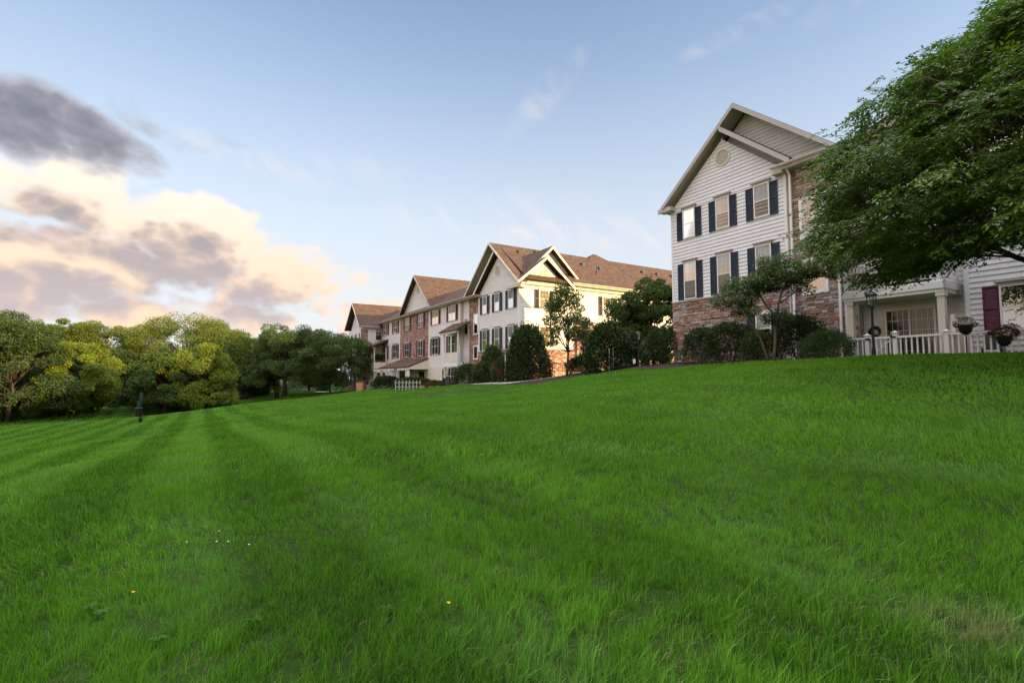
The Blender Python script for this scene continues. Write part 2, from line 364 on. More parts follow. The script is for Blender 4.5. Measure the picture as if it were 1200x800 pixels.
def leaf_mat(name, lo, hi, trans=.35, rough=.5, patch=.5, hi2=None, gloss=.02):
    """leaf faces: tone per leaf, a slow drift of hue through the crown, light through the leaf"""
    m, g, b = material(name); g.n.remove(b); out = g.n['Material Output']
    at = g.node('ShaderNodeAttribute', attribute_name='tone').outputs['Fac']
    tc = g.node('ShaderNodeNewGeometry').outputs['Position']
    n = g.noise(tc, patch, 4, .6)
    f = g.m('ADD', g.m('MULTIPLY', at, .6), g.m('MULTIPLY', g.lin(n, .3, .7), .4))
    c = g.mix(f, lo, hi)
    if hi2: c = g.mix(g.lin(g.noise(tc, patch*.6, 3), .52, .68), c, g.mix(at, tuple(q*.7 for q in hi2), hi2))
    d = g.node('ShaderNodeBsdfDiffuse'); g.put(d.inputs[0], c)
    t = g.node('ShaderNodeBsdfTranslucent'); g.put(t.inputs[0], g.mix(1., c, (1.15, 1.2, .7), 'MULTIPLY'))
    mx = g.node('ShaderNodeMixShader'); mx.inputs[0].default_value = trans; g.l.new(d.outputs[0], mx.inputs[1]); g.l.new(t.outputs[0], mx.inputs[2])
    gl = g.node('ShaderNodeBsdfGlossy'); gl.inputs['Roughness'].default_value = rough; gl.inputs[0].default_value = (.9, .95, 1, 1)
    lw = g.node('ShaderNodeLayerWeight'); lw.inputs['Blend'].default_value = .5
    m2 = g.node('ShaderNodeMixShader'); g.put(m2.inputs[0], g.m('ADD', g.m('MULTIPLY', g.m('POWER', lw.outputs['Facing'], 4.), .18), gloss)); g.l.new(mx.outputs[0], m2.inputs[1]); g.l.new(gl.outputs[0], m2.inputs[2])
    g.l.new(m2.outputs[0], out.inputs[0]); return m
M['bark'] = paint('bark', (.075, .055, .042), .95, .35, 6, .9)
M['bark_pale'] = paint('pale bark', (.19, .14, .10), .9, .3, 6, .7)
M['weed'] = leaf_mat('weed leaf', (.05, .14, .012), (.09, .21, .02), .2, .6, 2.)
M['leaf_near'] = leaf_mat('zelkova leaf', (.024, .068, .007), (.175, .285, .032), .3, .45, .9)
M['leaf_mid'] = leaf_mat('shade tree leaf', (.028, .062, .008), (.095, .150, .018), .3, .5, .5)
M['leaf_dark'] = leaf_mat('dark leaf', (.020, .042, .007), (.070, .110, .016), .25, .5, .5)
M['leaf_olive'] = leaf_mat('olive leaf', (.045, .085, .007), (.185, .225, .020), .35, .5, .35)
M['leaf_gold_lit'] = leaf_mat('golden leaf with painted sun', (.085, .140, .010), (.26, .31, .022), .4, .5, .5)  # yellowish foliage, with low sunlight put into its colour
M['leaf_shrub'] = leaf_mat('shrub leaf', (.012, .026, .006), (.050, .085, .016), .15, .4, 1.2)
M['leaf_box'] = leaf_mat('boxwood leaf', (.018, .048, .010), (.055, .11, .022), .2, .45, 1.5)
M['leaf_rose'] = leaf_mat('flowering shrub leaf', (.020, .048, .014), (.070, .11, .030), .25, .5, 1.2, (.13, .07, .035))
M['flower_red'] = paint('red flower', (.14, .009, .010), .7, .4, 20)
M['flower_white'] = paint('white flower', (.85, .84, .80), .6, .05)
M['flower_yellow'] = paint('yellow flower', (.75, .48, .02), .6, .1)

# ------------------------------------------------------------------ terrain
def at_px(px, py, Y):
    """a point of the lawn survey: seen at (px, py), Y metres ahead"""
    x = (px-600)/600; yu = (400-py)/600
    rY = math.cos(PITCH)-yu*math.sin(PITCH); rZ = math.sin(PITCH)+yu*math.cos(PITCH)
    return (x*Y/rY, Y, rZ*Y/rY)
S = [(0,0,-1.0), (3,2,-.98), (-3,2,-1.08), (8,4,-.62), (-8,4,-1.45), (0,8,-.86), (5,8,-.50), (-6,8,-1.3), (0,-6,-1.05), (10,-6,-.5), (-12,-6,-1.9), (20,-4,.3), (-25,0,-3),
     (10,10,.22), (5,11,-.15), (0,14,-.72), (0,22,-.78), (3,16,-.32), (0,30,-.80), (14,10,.55), (20,0,.5), (7.5,16,.30)]
S += [at_px(*q) for q in ((0,493,55), (100,484,60), (170,477,60), (230,474,66), (290,465,75), (345,458,80), (400,458,78), (440,459,68), (530,458,52), (575,456,46), (610,451,42),
      (660,441.5,36), (720,434.5,30), (800,429,25.5), (900,423,20.5), (1000,420.5,17.4), (1100,416.5,15.2), (1200,415.5,13.2))]
S += [at_px(*q) for q in ((0,503,34), (0,530,15), (0,560,8), (168,493,36), (170,511,20), (300,472,45), (300,486,24), (300,512,12), (430,463.5,45), (430,474,25), (430,492,13), (530,461,36), (600,456.5,34), (700,443,24), (800,438,18))]
def uz(u, w, z): p = fw(u, w); return (p[0], p[1], z)
S += [uz(*q) for q in ((0,0,.75), (6,0,.75), (12,0,.45), (20,0,.5), (-8,-4,.35), (-14,-4,.25), (-16,1,-.45), (-20,1,-.75), (-24,1.5,-1.0), (-36,1,-1.25), (-45,2,-1.5), (-53,4,-2.0), (-58,5,-2.2), (-66,4,-2.4), (0,-12,.9), (-10,-14,.8), (-70,-6,-2.3),
      (-30,-12,-.8), (-50,-12,-1.8), (20,-12,.8), (40,0,.6), (60,0,.6), (40,12,.1))]
S += [(-60,40,-5.2), (-70,70,-5.6), (-50,90,-4.4), (-30,105,-3.6), (-10,110,-3.0), (-45,20,-4.4), (-40,60,-4.6), (30,80,0), (60,60,1), (60,0,.8), (0,-40,-1.5), (-50,-40,-4), (50,-40,.3), (-90,90,-6), (-80,0,-5.5), (0,150,-3.5), (-110,130,-6)]
S = np.array(S, float)
def _k(r): return np.where(r > 1e-9, r*r*np.log(np.maximum(r, 1e-9)), 0)
_P = S[:, :2]/50.
_A = _k(np.linalg.norm(_P[:, None]-_P[None], axis=-1))+np.eye(len(S))*2e-4
_Q = np.c_[np.ones(len(S)), _P]
_c = np.linalg.solve(np.block([[_A, _Q], [_Q.T, np.zeros((3, 3))]]), np.r_[S[:, 2], np.zeros(3)])
def gz(x, y):
    x = np.asarray(x, float); y = np.asarray(y, float); sh = np.broadcast(x, y).shape
    p = np.stack([np.broadcast_to(x, sh).ravel(), np.broadcast_to(y, sh).ravel()], -1)
    out = np.empty(len(p))
    for i in range(0, len(p), 60000):
        q = p[i:i+60000]/50.; r = np.linalg.norm(q[:, None]-_P[None], axis=-1)
        out[i:i+60000] = _k(r)@_c[:len(S)]+_c[-3]+q@_c[-2:]
    d = np.hypot(p[:, 0], p[:, 1]-40); t = np.clip((d-95)/90, 0, 1); t = t*t*(3-2*t)
    out = out*(1-t)+(-5.0)*t
    out += .018*np.sin(p[:, 0]*1.7+p[:, 1]*.6)*np.sin(p[:, 1]*1.3-p[:, 0]*.4)*np.clip(1-d/90, 0, 1)
    return out.reshape(sh)
def G(x, y): return float(gz(x, y))
def bed(u, w):
    """planting beds where no lawn grows"""
    return ((u > -13.5) & (u < 9.3) & (w < 2.7+.25*np.sin(u*1.3)) & (w > -6)) | ((u >= 9.3) & (u < 60) & (w < 1.05)) | ((u > -58) & (u <= -13.5) & (w < .6)) | ((u > -24.5) & (u <= -15.) & (w < 2.6))
rr = np.r_[np.geomspace(.35, 120, 190), np.geomspace(130, 1500, 22)]; th = np.linspace(-math.pi, math.pi, 421)[:-1]
# finer where the lawn is looked at
X = rr[:, None]*np.sin(th)[None]; Yg = rr[:, None]*np.cos(th)[None]
Z = gz(X, Yg); V = np.stack([X, Yg, Z], -1).reshape(-1, 3); nr, nt = X.shape
i = np.arange(nr-1)[:, None]*nt; j = np.arange(nt)[None]; j2 = (j+1) % nt
F = np.stack([i+j, i+j2, i+nt+j2, i+nt+j], -1).reshape(-1, 4)
V = np.vstack([V, [[0, 0, G(0, 0)]]]); c0 = len(V)-1
Fc = np.array([[c0, (k+1) % nt, k, k] for k in range(nt)])
def lawn_colour(g, at=None):
    """colour of the turf: painted sheen of the mowing strips, tired patches, thatch"""
    pos = g.node('ShaderNodeNewGeometry').outputs['Position']; x, y, z = g.sep(pos); p2 = g.xyz(x, y, 0)
    n1 = g.noise(p2, .35, 5, .6); n2 = g.noise(p2, 1.9, 5, .65); n3 = g.noise(p2, .9, 3, .5)
    # strips run with the houses; leaning-blade sheen put into the colour
    s = g.m('ADD', g.m('MULTIPLY', x, N2[0]*1.0), g.m('MULTIPLY', y, N2[1]*1.0))
    s = g.m('ADD', s, g.m('MULTIPLY', g.m('SUBTRACT', g.noise(p2, .10, 2), .5), .5))
    strip = g.ss(g.m('SINE', g.m('ADD', g.m('MULTIPLY', s, 2*math.pi/1.45), .964)), -.7, .7)
    sw = g.ss(s, -4.5, -.8, .22, 1.); strip = g.m('ADD', g.m('MULTIPLY', strip, sw), g.m('MULTIPLY', g.m('SUBTRACT', 1., sw), .5))
    f = g.m('ADD', g.m('ADD', g.m('MULTIPLY', g.lin(n1, .3, .7), .44), g.m('MULTIPLY', g.lin(n2, .3, .7), .22)), g.m('MULTIPLY', g.m('MULTIPLY', strip, g.ss(g.noise(p2, .07, 2), .35, .6, .6, 1.)), .54))
    if at is not None: f = g.m('ADD', g.m('MULTIPLY', f, .5), g.m('MULTIPLY', at, .5))
    return g, pos, f, n1, n2, n3, strip
def lawn_mat():
    m, g, b = material('lawn turf')
    g, pos, f, n1, n2, n3, strip = lawn_colour(g)
    c = g.mix(f, (.018, .040, .006), (.046, .095, .013))
    fine = g.noise(pos, 24, 6, .75); c = g.mix(1., c, g.mix(g.lin(fine, .3, .7), (.55, .58, .5), (1.35, 1.3, 1.3)), 'MULTIPLY')
    g.put(b.inputs['Base Color'], c); b.inputs['Roughness'].default_value = .95; b.inputs['Specular IOR Level'].default_value = .1
    bn = g.node('ShaderNodeBump'); bn.inputs['Strength'].default_value = .8; bn.inputs['Distance'].default_value = .06
    g.put(bn.inputs['Height'], g.m('ADD', g.m('MULTIPLY', fine, .6), g.m('MULTIPLY', g.noise(pos, 5, 4, .6), .8))); g.put(b.inputs['Normal'], bn.outputs[0])
    return m
ground = fast_mesh('lawn_ground', V, np.vstack([F, Fc])[:len(F)], lawn_mat(), smooth=True); tag(ground, kind='structure')
def grass_mat():
    m, g, b = material('grass blade'); g.n.remove(b); out = g.n['Material Output']
    at = g.node('ShaderNodeAttribute', attribute_name='tone').outputs['Fac']
    g, pos, f, n1, n2, n3, strip = lawn_colour(g, at)
    c = g.mix(f, (.011, .056, .005), (.190, .465, .034))
    c = g.mix(g.m('MULTIPLY', strip, g.lin(n3, .45, .68, 0, .42)), c, (.17, .33, .105))                        # sheen of leaning blades, painted paler and bluish
    c = g.mix(g.m('MULTIPLY', g.ss(at, .955, .97), .9), c, (.30, .25, .13))           # dead blades
    x, y, z = g.sep(pos); dd = g.m('DIVIDE', g.v('DISTANCE', g.xyz(x, g.m('MULTIPLY', y, 1.5), 0), (1.75, 2.85, 0)), .75)
    c = g.mix(g.m('MULTIPLY', g.m('MULTIPLY', g.ss(dd, 1., .2), g.ss(n2,   .42, .65)), .7), c, (.27, .22, .14))   # worn brown patch
    d = g.node('ShaderNodeBsdfDiffuse'); g.put(d.inputs[0], c)
    t = g.node('ShaderNodeBsdfTranslucent'); g.put(t.inputs[0], g.mix(1., c, (1.1, 1.2, .8), 'MULTIPLY'))
    mx = g.node('ShaderNodeMixShader'); mx.inputs[0].default_value = .13; g.l.new(d.outputs[0], mx.inputs[1]); g.l.new(t.outputs[0], mx.inputs[2])
    gl = g.node('ShaderNodeBsdfGlossy'); gl.inputs['Roughness'].default_value = .45
    lw = g.node('ShaderNodeLayerWeight'); lw.inputs['Blend'].default_value = .5
    m2 = g.node('ShaderNodeMixShader'); g.put(m2.inputs[0], g.m('ADD', g.m('MULTIPLY', g.m('POWER', lw.outputs['Facing'], 4.), .10), .006)); g.l.new(mx.outputs[0], m2.inputs[1]); g.l.new(gl.outputs[0], m2.inputs[2])
    g.l.new(m2.outputs[0], out.inputs[0]); return m
def grass():
    VV, FF, TT = [], [], []; base = 0
    # (near, far, blades per m2, width, height)
    for (r0, r1, dens, wd, h0) in ((.3, 3.4, 12500, .0030, .082), (3.4, 6, 7000, .0040, .082), (6, 11, 2600, .0070, .085), (11, 19, 1150, .012, .08), (19, 34, 460, .022, .075), (34, 62, 150, .042, .07), (62, 95, 55, .07, .07)):
        a1 = R(100 if r1 < 4 else 76 if r1 < 7 else 63 if r1 < 12 else 55); a0 = -a1; n = int(dens*(r1*r1-r0*r0)/2*(a1-a0))
        r = np.sqrt(rng.uniform(r0*r0, r1*r1, n)); a = rng.uniform(a0, a1, n); x = r*np.sin(a); y = r*np.cos(a)
        # tufts: pull blades a little toward random centres
        cell = .085+.5*wd; qx = x*.83+y*.56+.6*np.sin(y*2.1+x*.7)+.25*np.sin(x*5.3); qy = -x*.56+y*.83+.6*np.sin(x*1.9-y*.5)+.25*np.sin(y*4.7)
        jx = np.floor(qx/cell); jy = np.floor(qy/cell)
        hsh = np.modf(np.abs(np.sin(jx*12.9898+jy*78.233)*43758.5453))[0]; hs2 = np.modf(np.abs(np.sin(jx*39.425+jy*11.135)*24634.6345))[0]
        x = x+(hsh-.5)*cell*.9; y = y+(hs2-.5)*cell*.9
        u, w = uw(x, y); keep = ~bed(u, w) & (w > -30)
        keep &= ~((u > -1) & (w < .5)) & ~((u < -14) & (w < .5))
        x, y, hsh = x[keep], y[keep], hsh[keep]; n = len(x)
        z = gz(x, y)-.008
        gap = np.sin(x*9.1+2.3*np.sin(y*4.3))*np.sin(y*8.3+2.1*np.sin(x*5.1+1))+.6*np.sin(x*23+y*11+2*np.sin(y*13))*np.sin(y*19-x*7)
        thin = np.clip((gap-.25)/.6, 0, 1)*(.6 if r1 < 7 else .3)
        k_ = rng.random(n) > thin; x, y, z, hsh, thin = x[k_], y[k_], z[k_], hsh[k_], thin[k_]; n = len(x)
        big = .5+.5*np.sin(x*1.1+1.3*np.sin(y*.9))*np.sin(y*.8+np.sin(x*.7)*1.2)                # slow change of height
        hgt = h0*(.55+.55*rng.random(n))*(.75+.5*big)*(.8+.5*hsh)*(1-.45*thin)
        tall = rng.random(n) < .03; hgt[tall] *= 1.5; low = rng.random(n) < .25; hgt[low] *= .6
        ang = rng.uniform(0, 2*math.pi, n); lean = .08+.75*rng.random(n)**2.2; dry = rng.random(n) < .06+.22*thin; lean[dry] = .4+1.*rng.random(dry.sum()); hgt[dry] *= .7
        bx = 1.4*np.sin(x*.55+y*.3)+.8*np.sin(y*1.3); la = ang*1.+.35*bx                                   # lean direction drifts in patches
        lx, ly = np.cos(la)*lean, np.sin(la)*lean
        px_, py_ = np.cos(ang), np.sin(ang); wv = wd*(.7+.6*rng.random(n))
        P = []
        for t, wk in ((0, .8), (.5, 1.), (1., 0)):
            ox, oy = lx*hgt*t*t, ly*hgt*t*t; oz = hgt*t*(1-.28*lean*t)
            if wk: P += [np.stack([x+ox-px_*wv*wk/2, y+oy-py_*wv*wk/2, z+oz], -1), np.stack([x+ox+px_*wv*wk/2, y+oy+py_*wv*wk/2, z+oz], -1)]
            else: P += [np.stack([x+ox, y+oy, z+oz], -1)]
        V = np.stack(P, 1).reshape(-1, 3); b = base+np.arange(n)*5
        F = np.stack([np.stack([b, b+1, b+3, b+2], -1), np.stack([b+2, b+3, b+4, b+4], -1)], 1)
        VV.append(V); FF.append(F); base += n*5
        tn = np.clip(.44+.34*rng.standard_normal(n)+.40*(hsh-.5)-.25*thin, 0, .95); tn[dry] = 1.
        TT.append(tn)
    V = np.vstack(VV); Q = np.concatenate([f[:, 0] for f in FF]); T3 = np.concatenate([f[:, 1, :3] for f in FF]); tn = np.concatenate(TT)
    # one mesh with quads then triangles
    me = bpy.data.meshes.new('grass'); me.vertices.add(len(V)); me.vertices.foreach_set('co', V.astype(np.float32).ravel())
    L = np.concatenate([Q.ravel(), T3.ravel()]).astype(np.int32); me.loops.add(len(L)); me.loops.foreach_set('vertex_index', L)
    ls = np.r_[np.arange(len(Q))*4, len(Q)*4+np.arange(len(T3))*3].astype(np.int32); me.polygons.add(len(ls)); me.polygons.foreach_set('loop_start', ls)
    me.update(calc_edges=True); me.polygons.foreach_set('use_smooth', np.ones(len(ls), bool))
    atr = me.attributes.new('tone', 'FLOAT', 'FACE'); atr.data.foreach_set('value', np.r_[tn, tn].astype(np.float32))
    me.materials.append(grass_mat()); o = bpy.data.objects.new('grass', me); COL.objects.link(o)
    tag(o, 'short mown green lawn grass covering the slope', 'grass', kind='stuff'); print('blades', len(Q))
grass()
# ------------------------------------------------------------------ house kit (local axes: x along the front, y into the house, z up)
class House:
    def __init__(s, name, u, w, z, label, group='attached apartment houses along the lawn'):
        p = fw(u, w); s.o = (u, -w, z)
        s.root = empty(name, (p[0], p[1], z), ROTZ, label, 'apartment house', group)
    def part(s, name, mb, mat, parent=None, label=None, smooth=False):
        if not mb.v: return None
        o = mb.build(name, mat, parent or s.root, s.o, smooth)
        if label: o['label'] = label
        return o
    def put(s, o, x, y, z, rz=0.):
        o.parent = s.root; o.location = (x-s.o[0], y-s.o[1], z-s.o[2]); o.rotation_euler = (0, 0, rz); return o
# walls are drawn in (a, b, c): a along the wall left to right, b up, c outwards
def front(y0): return lambda a, b, c: (a, y0-c, b)
def side(x0): return lambda a, b, c: (x0+c, a, b)
def tbox(mb, T, a0, a1, b0, b1, c0, c1):
    mb.hexa([T(a0,b0,c0), T(a1,b0,c0), T(a1,b0,c1), T(a0,b0,c1), T(a0,b1,c0), T(a1,b1,c0), T(a1,b1,c1), T(a0,b1,c1)])
def clap(mb, T, b0, b1, L, Rr, pitch=.18, lap=.034):
    """lapped boards between the edges L(b), R(b)"""
    b = b0
    while b < b1-.01:
        t = min(b+pitch, b1); l0, l1, r0, r1 = L(b), L(t), Rr(b), Rr(t)
        if r0-l0 > .08:
            if r1 < l1: l1 = r1 = (l1+r1)/2
            mb.quad(T(l0,b,lap), T(r0,b,lap), T(r1,t,.003), T(l1,t,.003))
            mb.quad(T(l0,b,.0), T(r0,b,.0), T(r0,b,lap), T(l0,b,lap))
        b = t
def K_(v): return lambda b: v
def stones(mb, T, a0, a1, b0, b1, holes=(), seed=1):
    r = random.Random(seed); b = b0
    while b < b1-.02:
        h = min(r.choice((.07, .09, .11, .13, .16)), b1-b); a = a0-r.random()*.25
        if b1-(b+h) < .05: h = b1-b
        while a < a1:
            wd = r.uniform(.16, .52); p, q = max(a, a0), min(a+wd, a1); a += wd
            if q-p < .03: continue
            segs = [(p, q)]
            for (h0, h1, k0, k1) in holes:
                if b < k1 and b+h > k0: segs = [x for (s0, s1) in segs for x in ((s0, min(s1, h0)), (max(s0, h1), s1)) if x[1]-x[0] > .02]
            tone = r.random(); dp = r.uniform(.02, .06)
            for (s0, s1) in segs:
                mb.cur = tone; g = .007; e = .012; j = [r.uniform(-.006, .006) for _ in range(8)]
                mb.hexa([T(s0+g+j[0],b+g,0), T(s1-g+j[1],b+g,0), T(s1-g-e+j[1],b+g+e+j[2],dp), T(s0+g+e+j[0],b+g+e+j[3],dp), T(s0+g+j[4],b+h-g,0), T(s1-g+j[5],b+h-g,0), T(s1-g-e+j[5],b+h-g-e+j[6],dp), T(s0+g+e+j[4],b+h-g-e+j[7],dp)])
        b += h
    mb.cur = None
WCACHE = {}
def window(h, x, y, z, wd, ht, rz=0., fw_=.055, sash=1, blind=.5, grid=(3, 2), split=.5, mat='vinyl', lower_grid=False, shade=None, gl='glass'):
    """sash window: frame, panes, blind, dark room behind; sash = number of lights side by side"""
    key = (wd, ht, fw_, sash, blind, grid, split, mat, lower_grid, shade, gl)
    if key not in WCACHE:
        T = lambda a, b, c: (a, -c, b)
        f = MB()
        tbox(f, T, 0, fw_, 0, ht, 0, .085); tbox(f, T, wd-fw_, wd, 0, ht, 0, .085); tbox(f, T, fw_, wd-fw_, ht-fw_, ht, 0, .085); tbox(f, T, fw_, wd-fw_, 0, fw_, 0, .095)
        lw = (wd-2*fw_)/sash
        for k in range(1, sash): tbox(f, T, fw_+k*lw-.03, fw_+k*lw+.03, fw_, ht-fw_, .028, .082)
        mid = ht*split
        if split > 0:
            for k in range(sash): tbox(f, T, fw_+k*lw+(.03 if k else 0), fw_+(k+1)*lw-(.03 if k < sash-1 else 0), mid-.022, mid+.022, .045, .078)
        fo = f.build('window', M[mat]); items = [(fo, None)]
        b = MB(); tbox(b, T, fw_*.5, wd-fw_*.5, fw_*.5, ht-fw_*.5, .026, .030); items.append((b.build('room', M['dark_room'], fo), 1))
        if blind > 0:
            b = MB(); bt = ht-fw_-.002; bb = bt-(ht-2*fw_)*blind; z0 = bb
            while z0 < bt-.004:                                          # slats
                z1 = min(z0+.05, bt); b.quad((fw_+.004,-.046,z0), (wd-fw_-.004,-.046,z0), (wd-fw_-.004,-.034,z1), (fw_+.004,-.034,z1)); z0 += .05
            b.build('blind', M[shade or 'blind'], fo)
        g_ = MB()
        if grid:
            lows = [(mid+.022 if split > 0 else fw_, ht-fw_)]+([(fw_, mid-.022)] if lower_grid else [])
            for (g0, g1) in lows:
                for k in range(sash):
                    s0 = fw_+k*lw+(.03 if k else 0); s1 = fw_+(k+1)*lw-(.03 if k < sash-1 else 0)
                    for q in range(1, grid[0]): a = s0+(s1-s0)*q/grid[0]; tbox(g_, T, a-.009, a+.009, g0, g1, .052, .062)
                    for q in range(1, grid[1]): bb = g0+(g1-g0)*q/grid[1]; tbox(g_, T, s0, s1, bb-.009, bb+.009, .0525, .0615)
            if g_.v: g_.build('glazing_bar', M[mat], fo)
        p = MB()
        p.quad((fw_,-.068,mid if split > 0 else fw_), (wd-fw_,-.068,mid if split > 0 else fw_), (wd-fw_,-.066,ht-fw_), (fw_,-.066,ht-fw_))
        p.build('pane', M[gl], fo)
        if split > 0:
            p = MB(); p.quad((fw_,-.066,fw_), (wd-fw_,-.066,fw_), (wd-fw_,-.069,mid), (fw_,-.069,mid)); p.build('pane', M[gl], fo)
        WCACHE[key] = fo; o = fo
    else: o = copy_tree(WCACHE[key])
    return h.put(o, x, y, z, rz)
def shutter(h, x, y, z, wd, ht, mat, rz=0.):
    key = ('shutter', round(wd, 3), round(ht, 3), mat)
    if key not in WCACHE:
        T = lambda a, b, c: (a, -c, b); m = MB(); s = .05
        tbox(m, T, 0, s, 0, ht, .0, .05); tbox(m, T, wd-s, wd, 0, ht, .0, .05)
        for b0, b1 in ((0, s), (ht*.5-s/2, ht*.5+s/2), (ht-s, ht)): tbox(m, T, s, wd-s, b0, b1, .001, .049)
        for lo, hi_ in ((s, ht*.5-s/2), (ht*.5+s/2, ht-s)):
            b = lo
            while b < hi_-.01: t = min(b+.045, hi_); m.quad(T(s,b,.044), T(wd-s,b,.044), T(wd-s,t,.022), T(s,t,.022)); m.quad(T(s,b,.022), T(wd-s,b,.022), T(wd-s,b,.044), T(s,b,.044)); b = t
        WCACHE[key] = m.build('shutter', M[mat]); o = WCACHE[key]
    else: o = WCACHE[key].copy(); COL.objects.link(o)
    return h.put(o, x, y, z, rz)
def head_trim(h, T, a0, a1, z):
    m = MB(); tbox(m, T, a0, a1, z, z+.10, 0, .09); tbox(m, T, a0-.05, a1+.05, z+.10, z+.16, 0, .15); h.part('window_head', m, M['fascia'])
def vent(h, T, a, b, r, slat=True):
    m = MB(); n = 28
    for k in range(n):
        t0, t1 = 2*math.pi*k/n, 2*math.pi*(k+1)/n
        m.hexa([T(a+math.cos(t0)*r, b+math.sin(t0)*r, .0), T(a+math.cos(t1)*r, b+math.sin(t1)*r, .0), T(a+math.cos(t1)*(r-.07), b+math.sin(t1)*(r-.07), .0), T(a+math.cos(t0)*(r-.07), b+math.sin(t0)*(r-.07), .0),
                T(a+math.cos(t0)*r, b+math.sin(t0)*r, .07), T(a+math.cos(t1)*r, b+math.sin(t1)*r, .07), T(a+math.cos(t1)*(r-.07), b+math.sin(t1)*(r-.07), .07), T(a+math.cos(t0)*(r-.07), b+math.sin(t0)*(r-.07), .07)])
    ri = r-.07; q = -ri+.02
    while q < ri-.05:
        c0 = math.sqrt(max(.002, ri*ri-(q+.03)**2)); m.quad(T(a-c0,b+q,.06), T(a+c0,b+q,.06), T(a+c0,b+q+.055,.026), T(a-c0,b+q+.055,.026)); q += .06
    h.part('gable_vent', m, M['cream'])
def roof_slab(mb, p, th=.14):
    """four corners of a roof plane, thickened downwards"""
    mb.hexa([(x, y, z-th) for x, y, z in p]+list(p))
def rake_boards(mb, T, pts, depth=.20, c0=0., c1=.03):
    """boards along a rake: pts in (a, b), board hangs down from the line"""
    for (a0, b0), (a1, b1) in zip(pts, pts[1:]):
        mb.hexa([T(a0,b0-depth,c0), T(a1,b1-depth,c0), T(a1,b1-depth,c1), T(a0,b0-depth,c1), T(a0,b0,c0), T(a1,b1,c0), T(a1,b1,c1), T(a0,b0,c1)])
def gutter(h, T, a0, a1, b, c):
    m = MB(); P = [(0, 0), (.10, .0), (.13, .06), (.13, .12), (.115, .12), (.115, .06), (.09, .015), (0, .015)]
    m.v = [T(a, b+q, c+p) for a in (a0, a1) for p, q in P]; n = len(P)
    m.f = [tuple(range(n)), tuple(range(2*n-1, n-1, -1))]+[(k, (k+1) % n, n+(k+1) % n, n+k) for k in range(n)]; m.c = [None]*len(m.f)
    return h.part('gutter', m, M['fascia'])
def downspout(h, T, a, b0, b1, c=.06, elbow=.45, wd=.09, mat='trim'):
    m = MB(); tbox(m, T, a-wd/2, a+wd/2, b0+.12, b1-.35, c, c+.07)
    m.hexa([T(a-wd/2,b1-.35,c), T(a+wd/2,b1-.35,c), T(a+wd/2,b1-.35,c+.07), T(a-wd/2,b1-.35,c+.07), T(a-wd/2,b1,c+elbow-.07), T(a+wd/2,b1,c+elbow-.07), T(a+wd/2,b1,c+elbow), T(a-wd/2,b1,c+elbow)])
    m.hexa([T(a-wd/2,b0,c+.18), T(a+wd/2,b0,c+.18), T(a+wd/2,b0+.05,c+.2), T(a-wd/2,b0+.05,c+.2), T(a-wd/2,b0+.12,c), T(a+wd/2,b0+.12,c), T(a+wd/2,b0+.13,c+.07), T(a-wd/2,b0+.13,c+.07)])
    h.part('downspout', m, M[mat])
def railing(h, T, a0, a1, b0, b1, name='railing', c0=0, c1=.05, pitch=.125, mat='trim', parent=None):
    m = MB(); tbox(m, T, a0, a1, b1-.06, b1, c0-.01, c1+.01); tbox(m, T, a0, a1, b0+.08, b0+.13, c0, c1); n = max(2, round((a1-a0)/pitch))
    for k in range(1, n): a = a0+(a1-a0)*k/n; tbox(m, T, a-.017, a+.017, b0+.13, b1-.06, c0+.006, c1-.006)
    return h.part(name, m, M[mat], parent)
def gable_roof_y(mb, fas, sof, xc, half, zr, sl, y0, y1, th=.14, left=True, right=True, wall_y=None):
    """gable whose ridge runs into the house; eave ends at xc -/+ half"""
    ze = zr-half*sl
    if left: roof_slab(mb, [(xc-half,y0,ze), (xc,y0,zr), (xc,y1,zr), (xc-half,y1,ze)], th)
    if right: roof_slab(mb, [(xc,y0,zr), (xc+half,y0,ze), (xc+half,y1,ze), (xc,y1,zr)], th)
    T = front(y0); pts = ([(xc-half, ze-.03)] if left else [])+[(xc, zr-.03)]+([(xc+half, ze-.03)] if right else [])
    rake_boards(fas, T, pts, .24, .004, .045)
    return ze

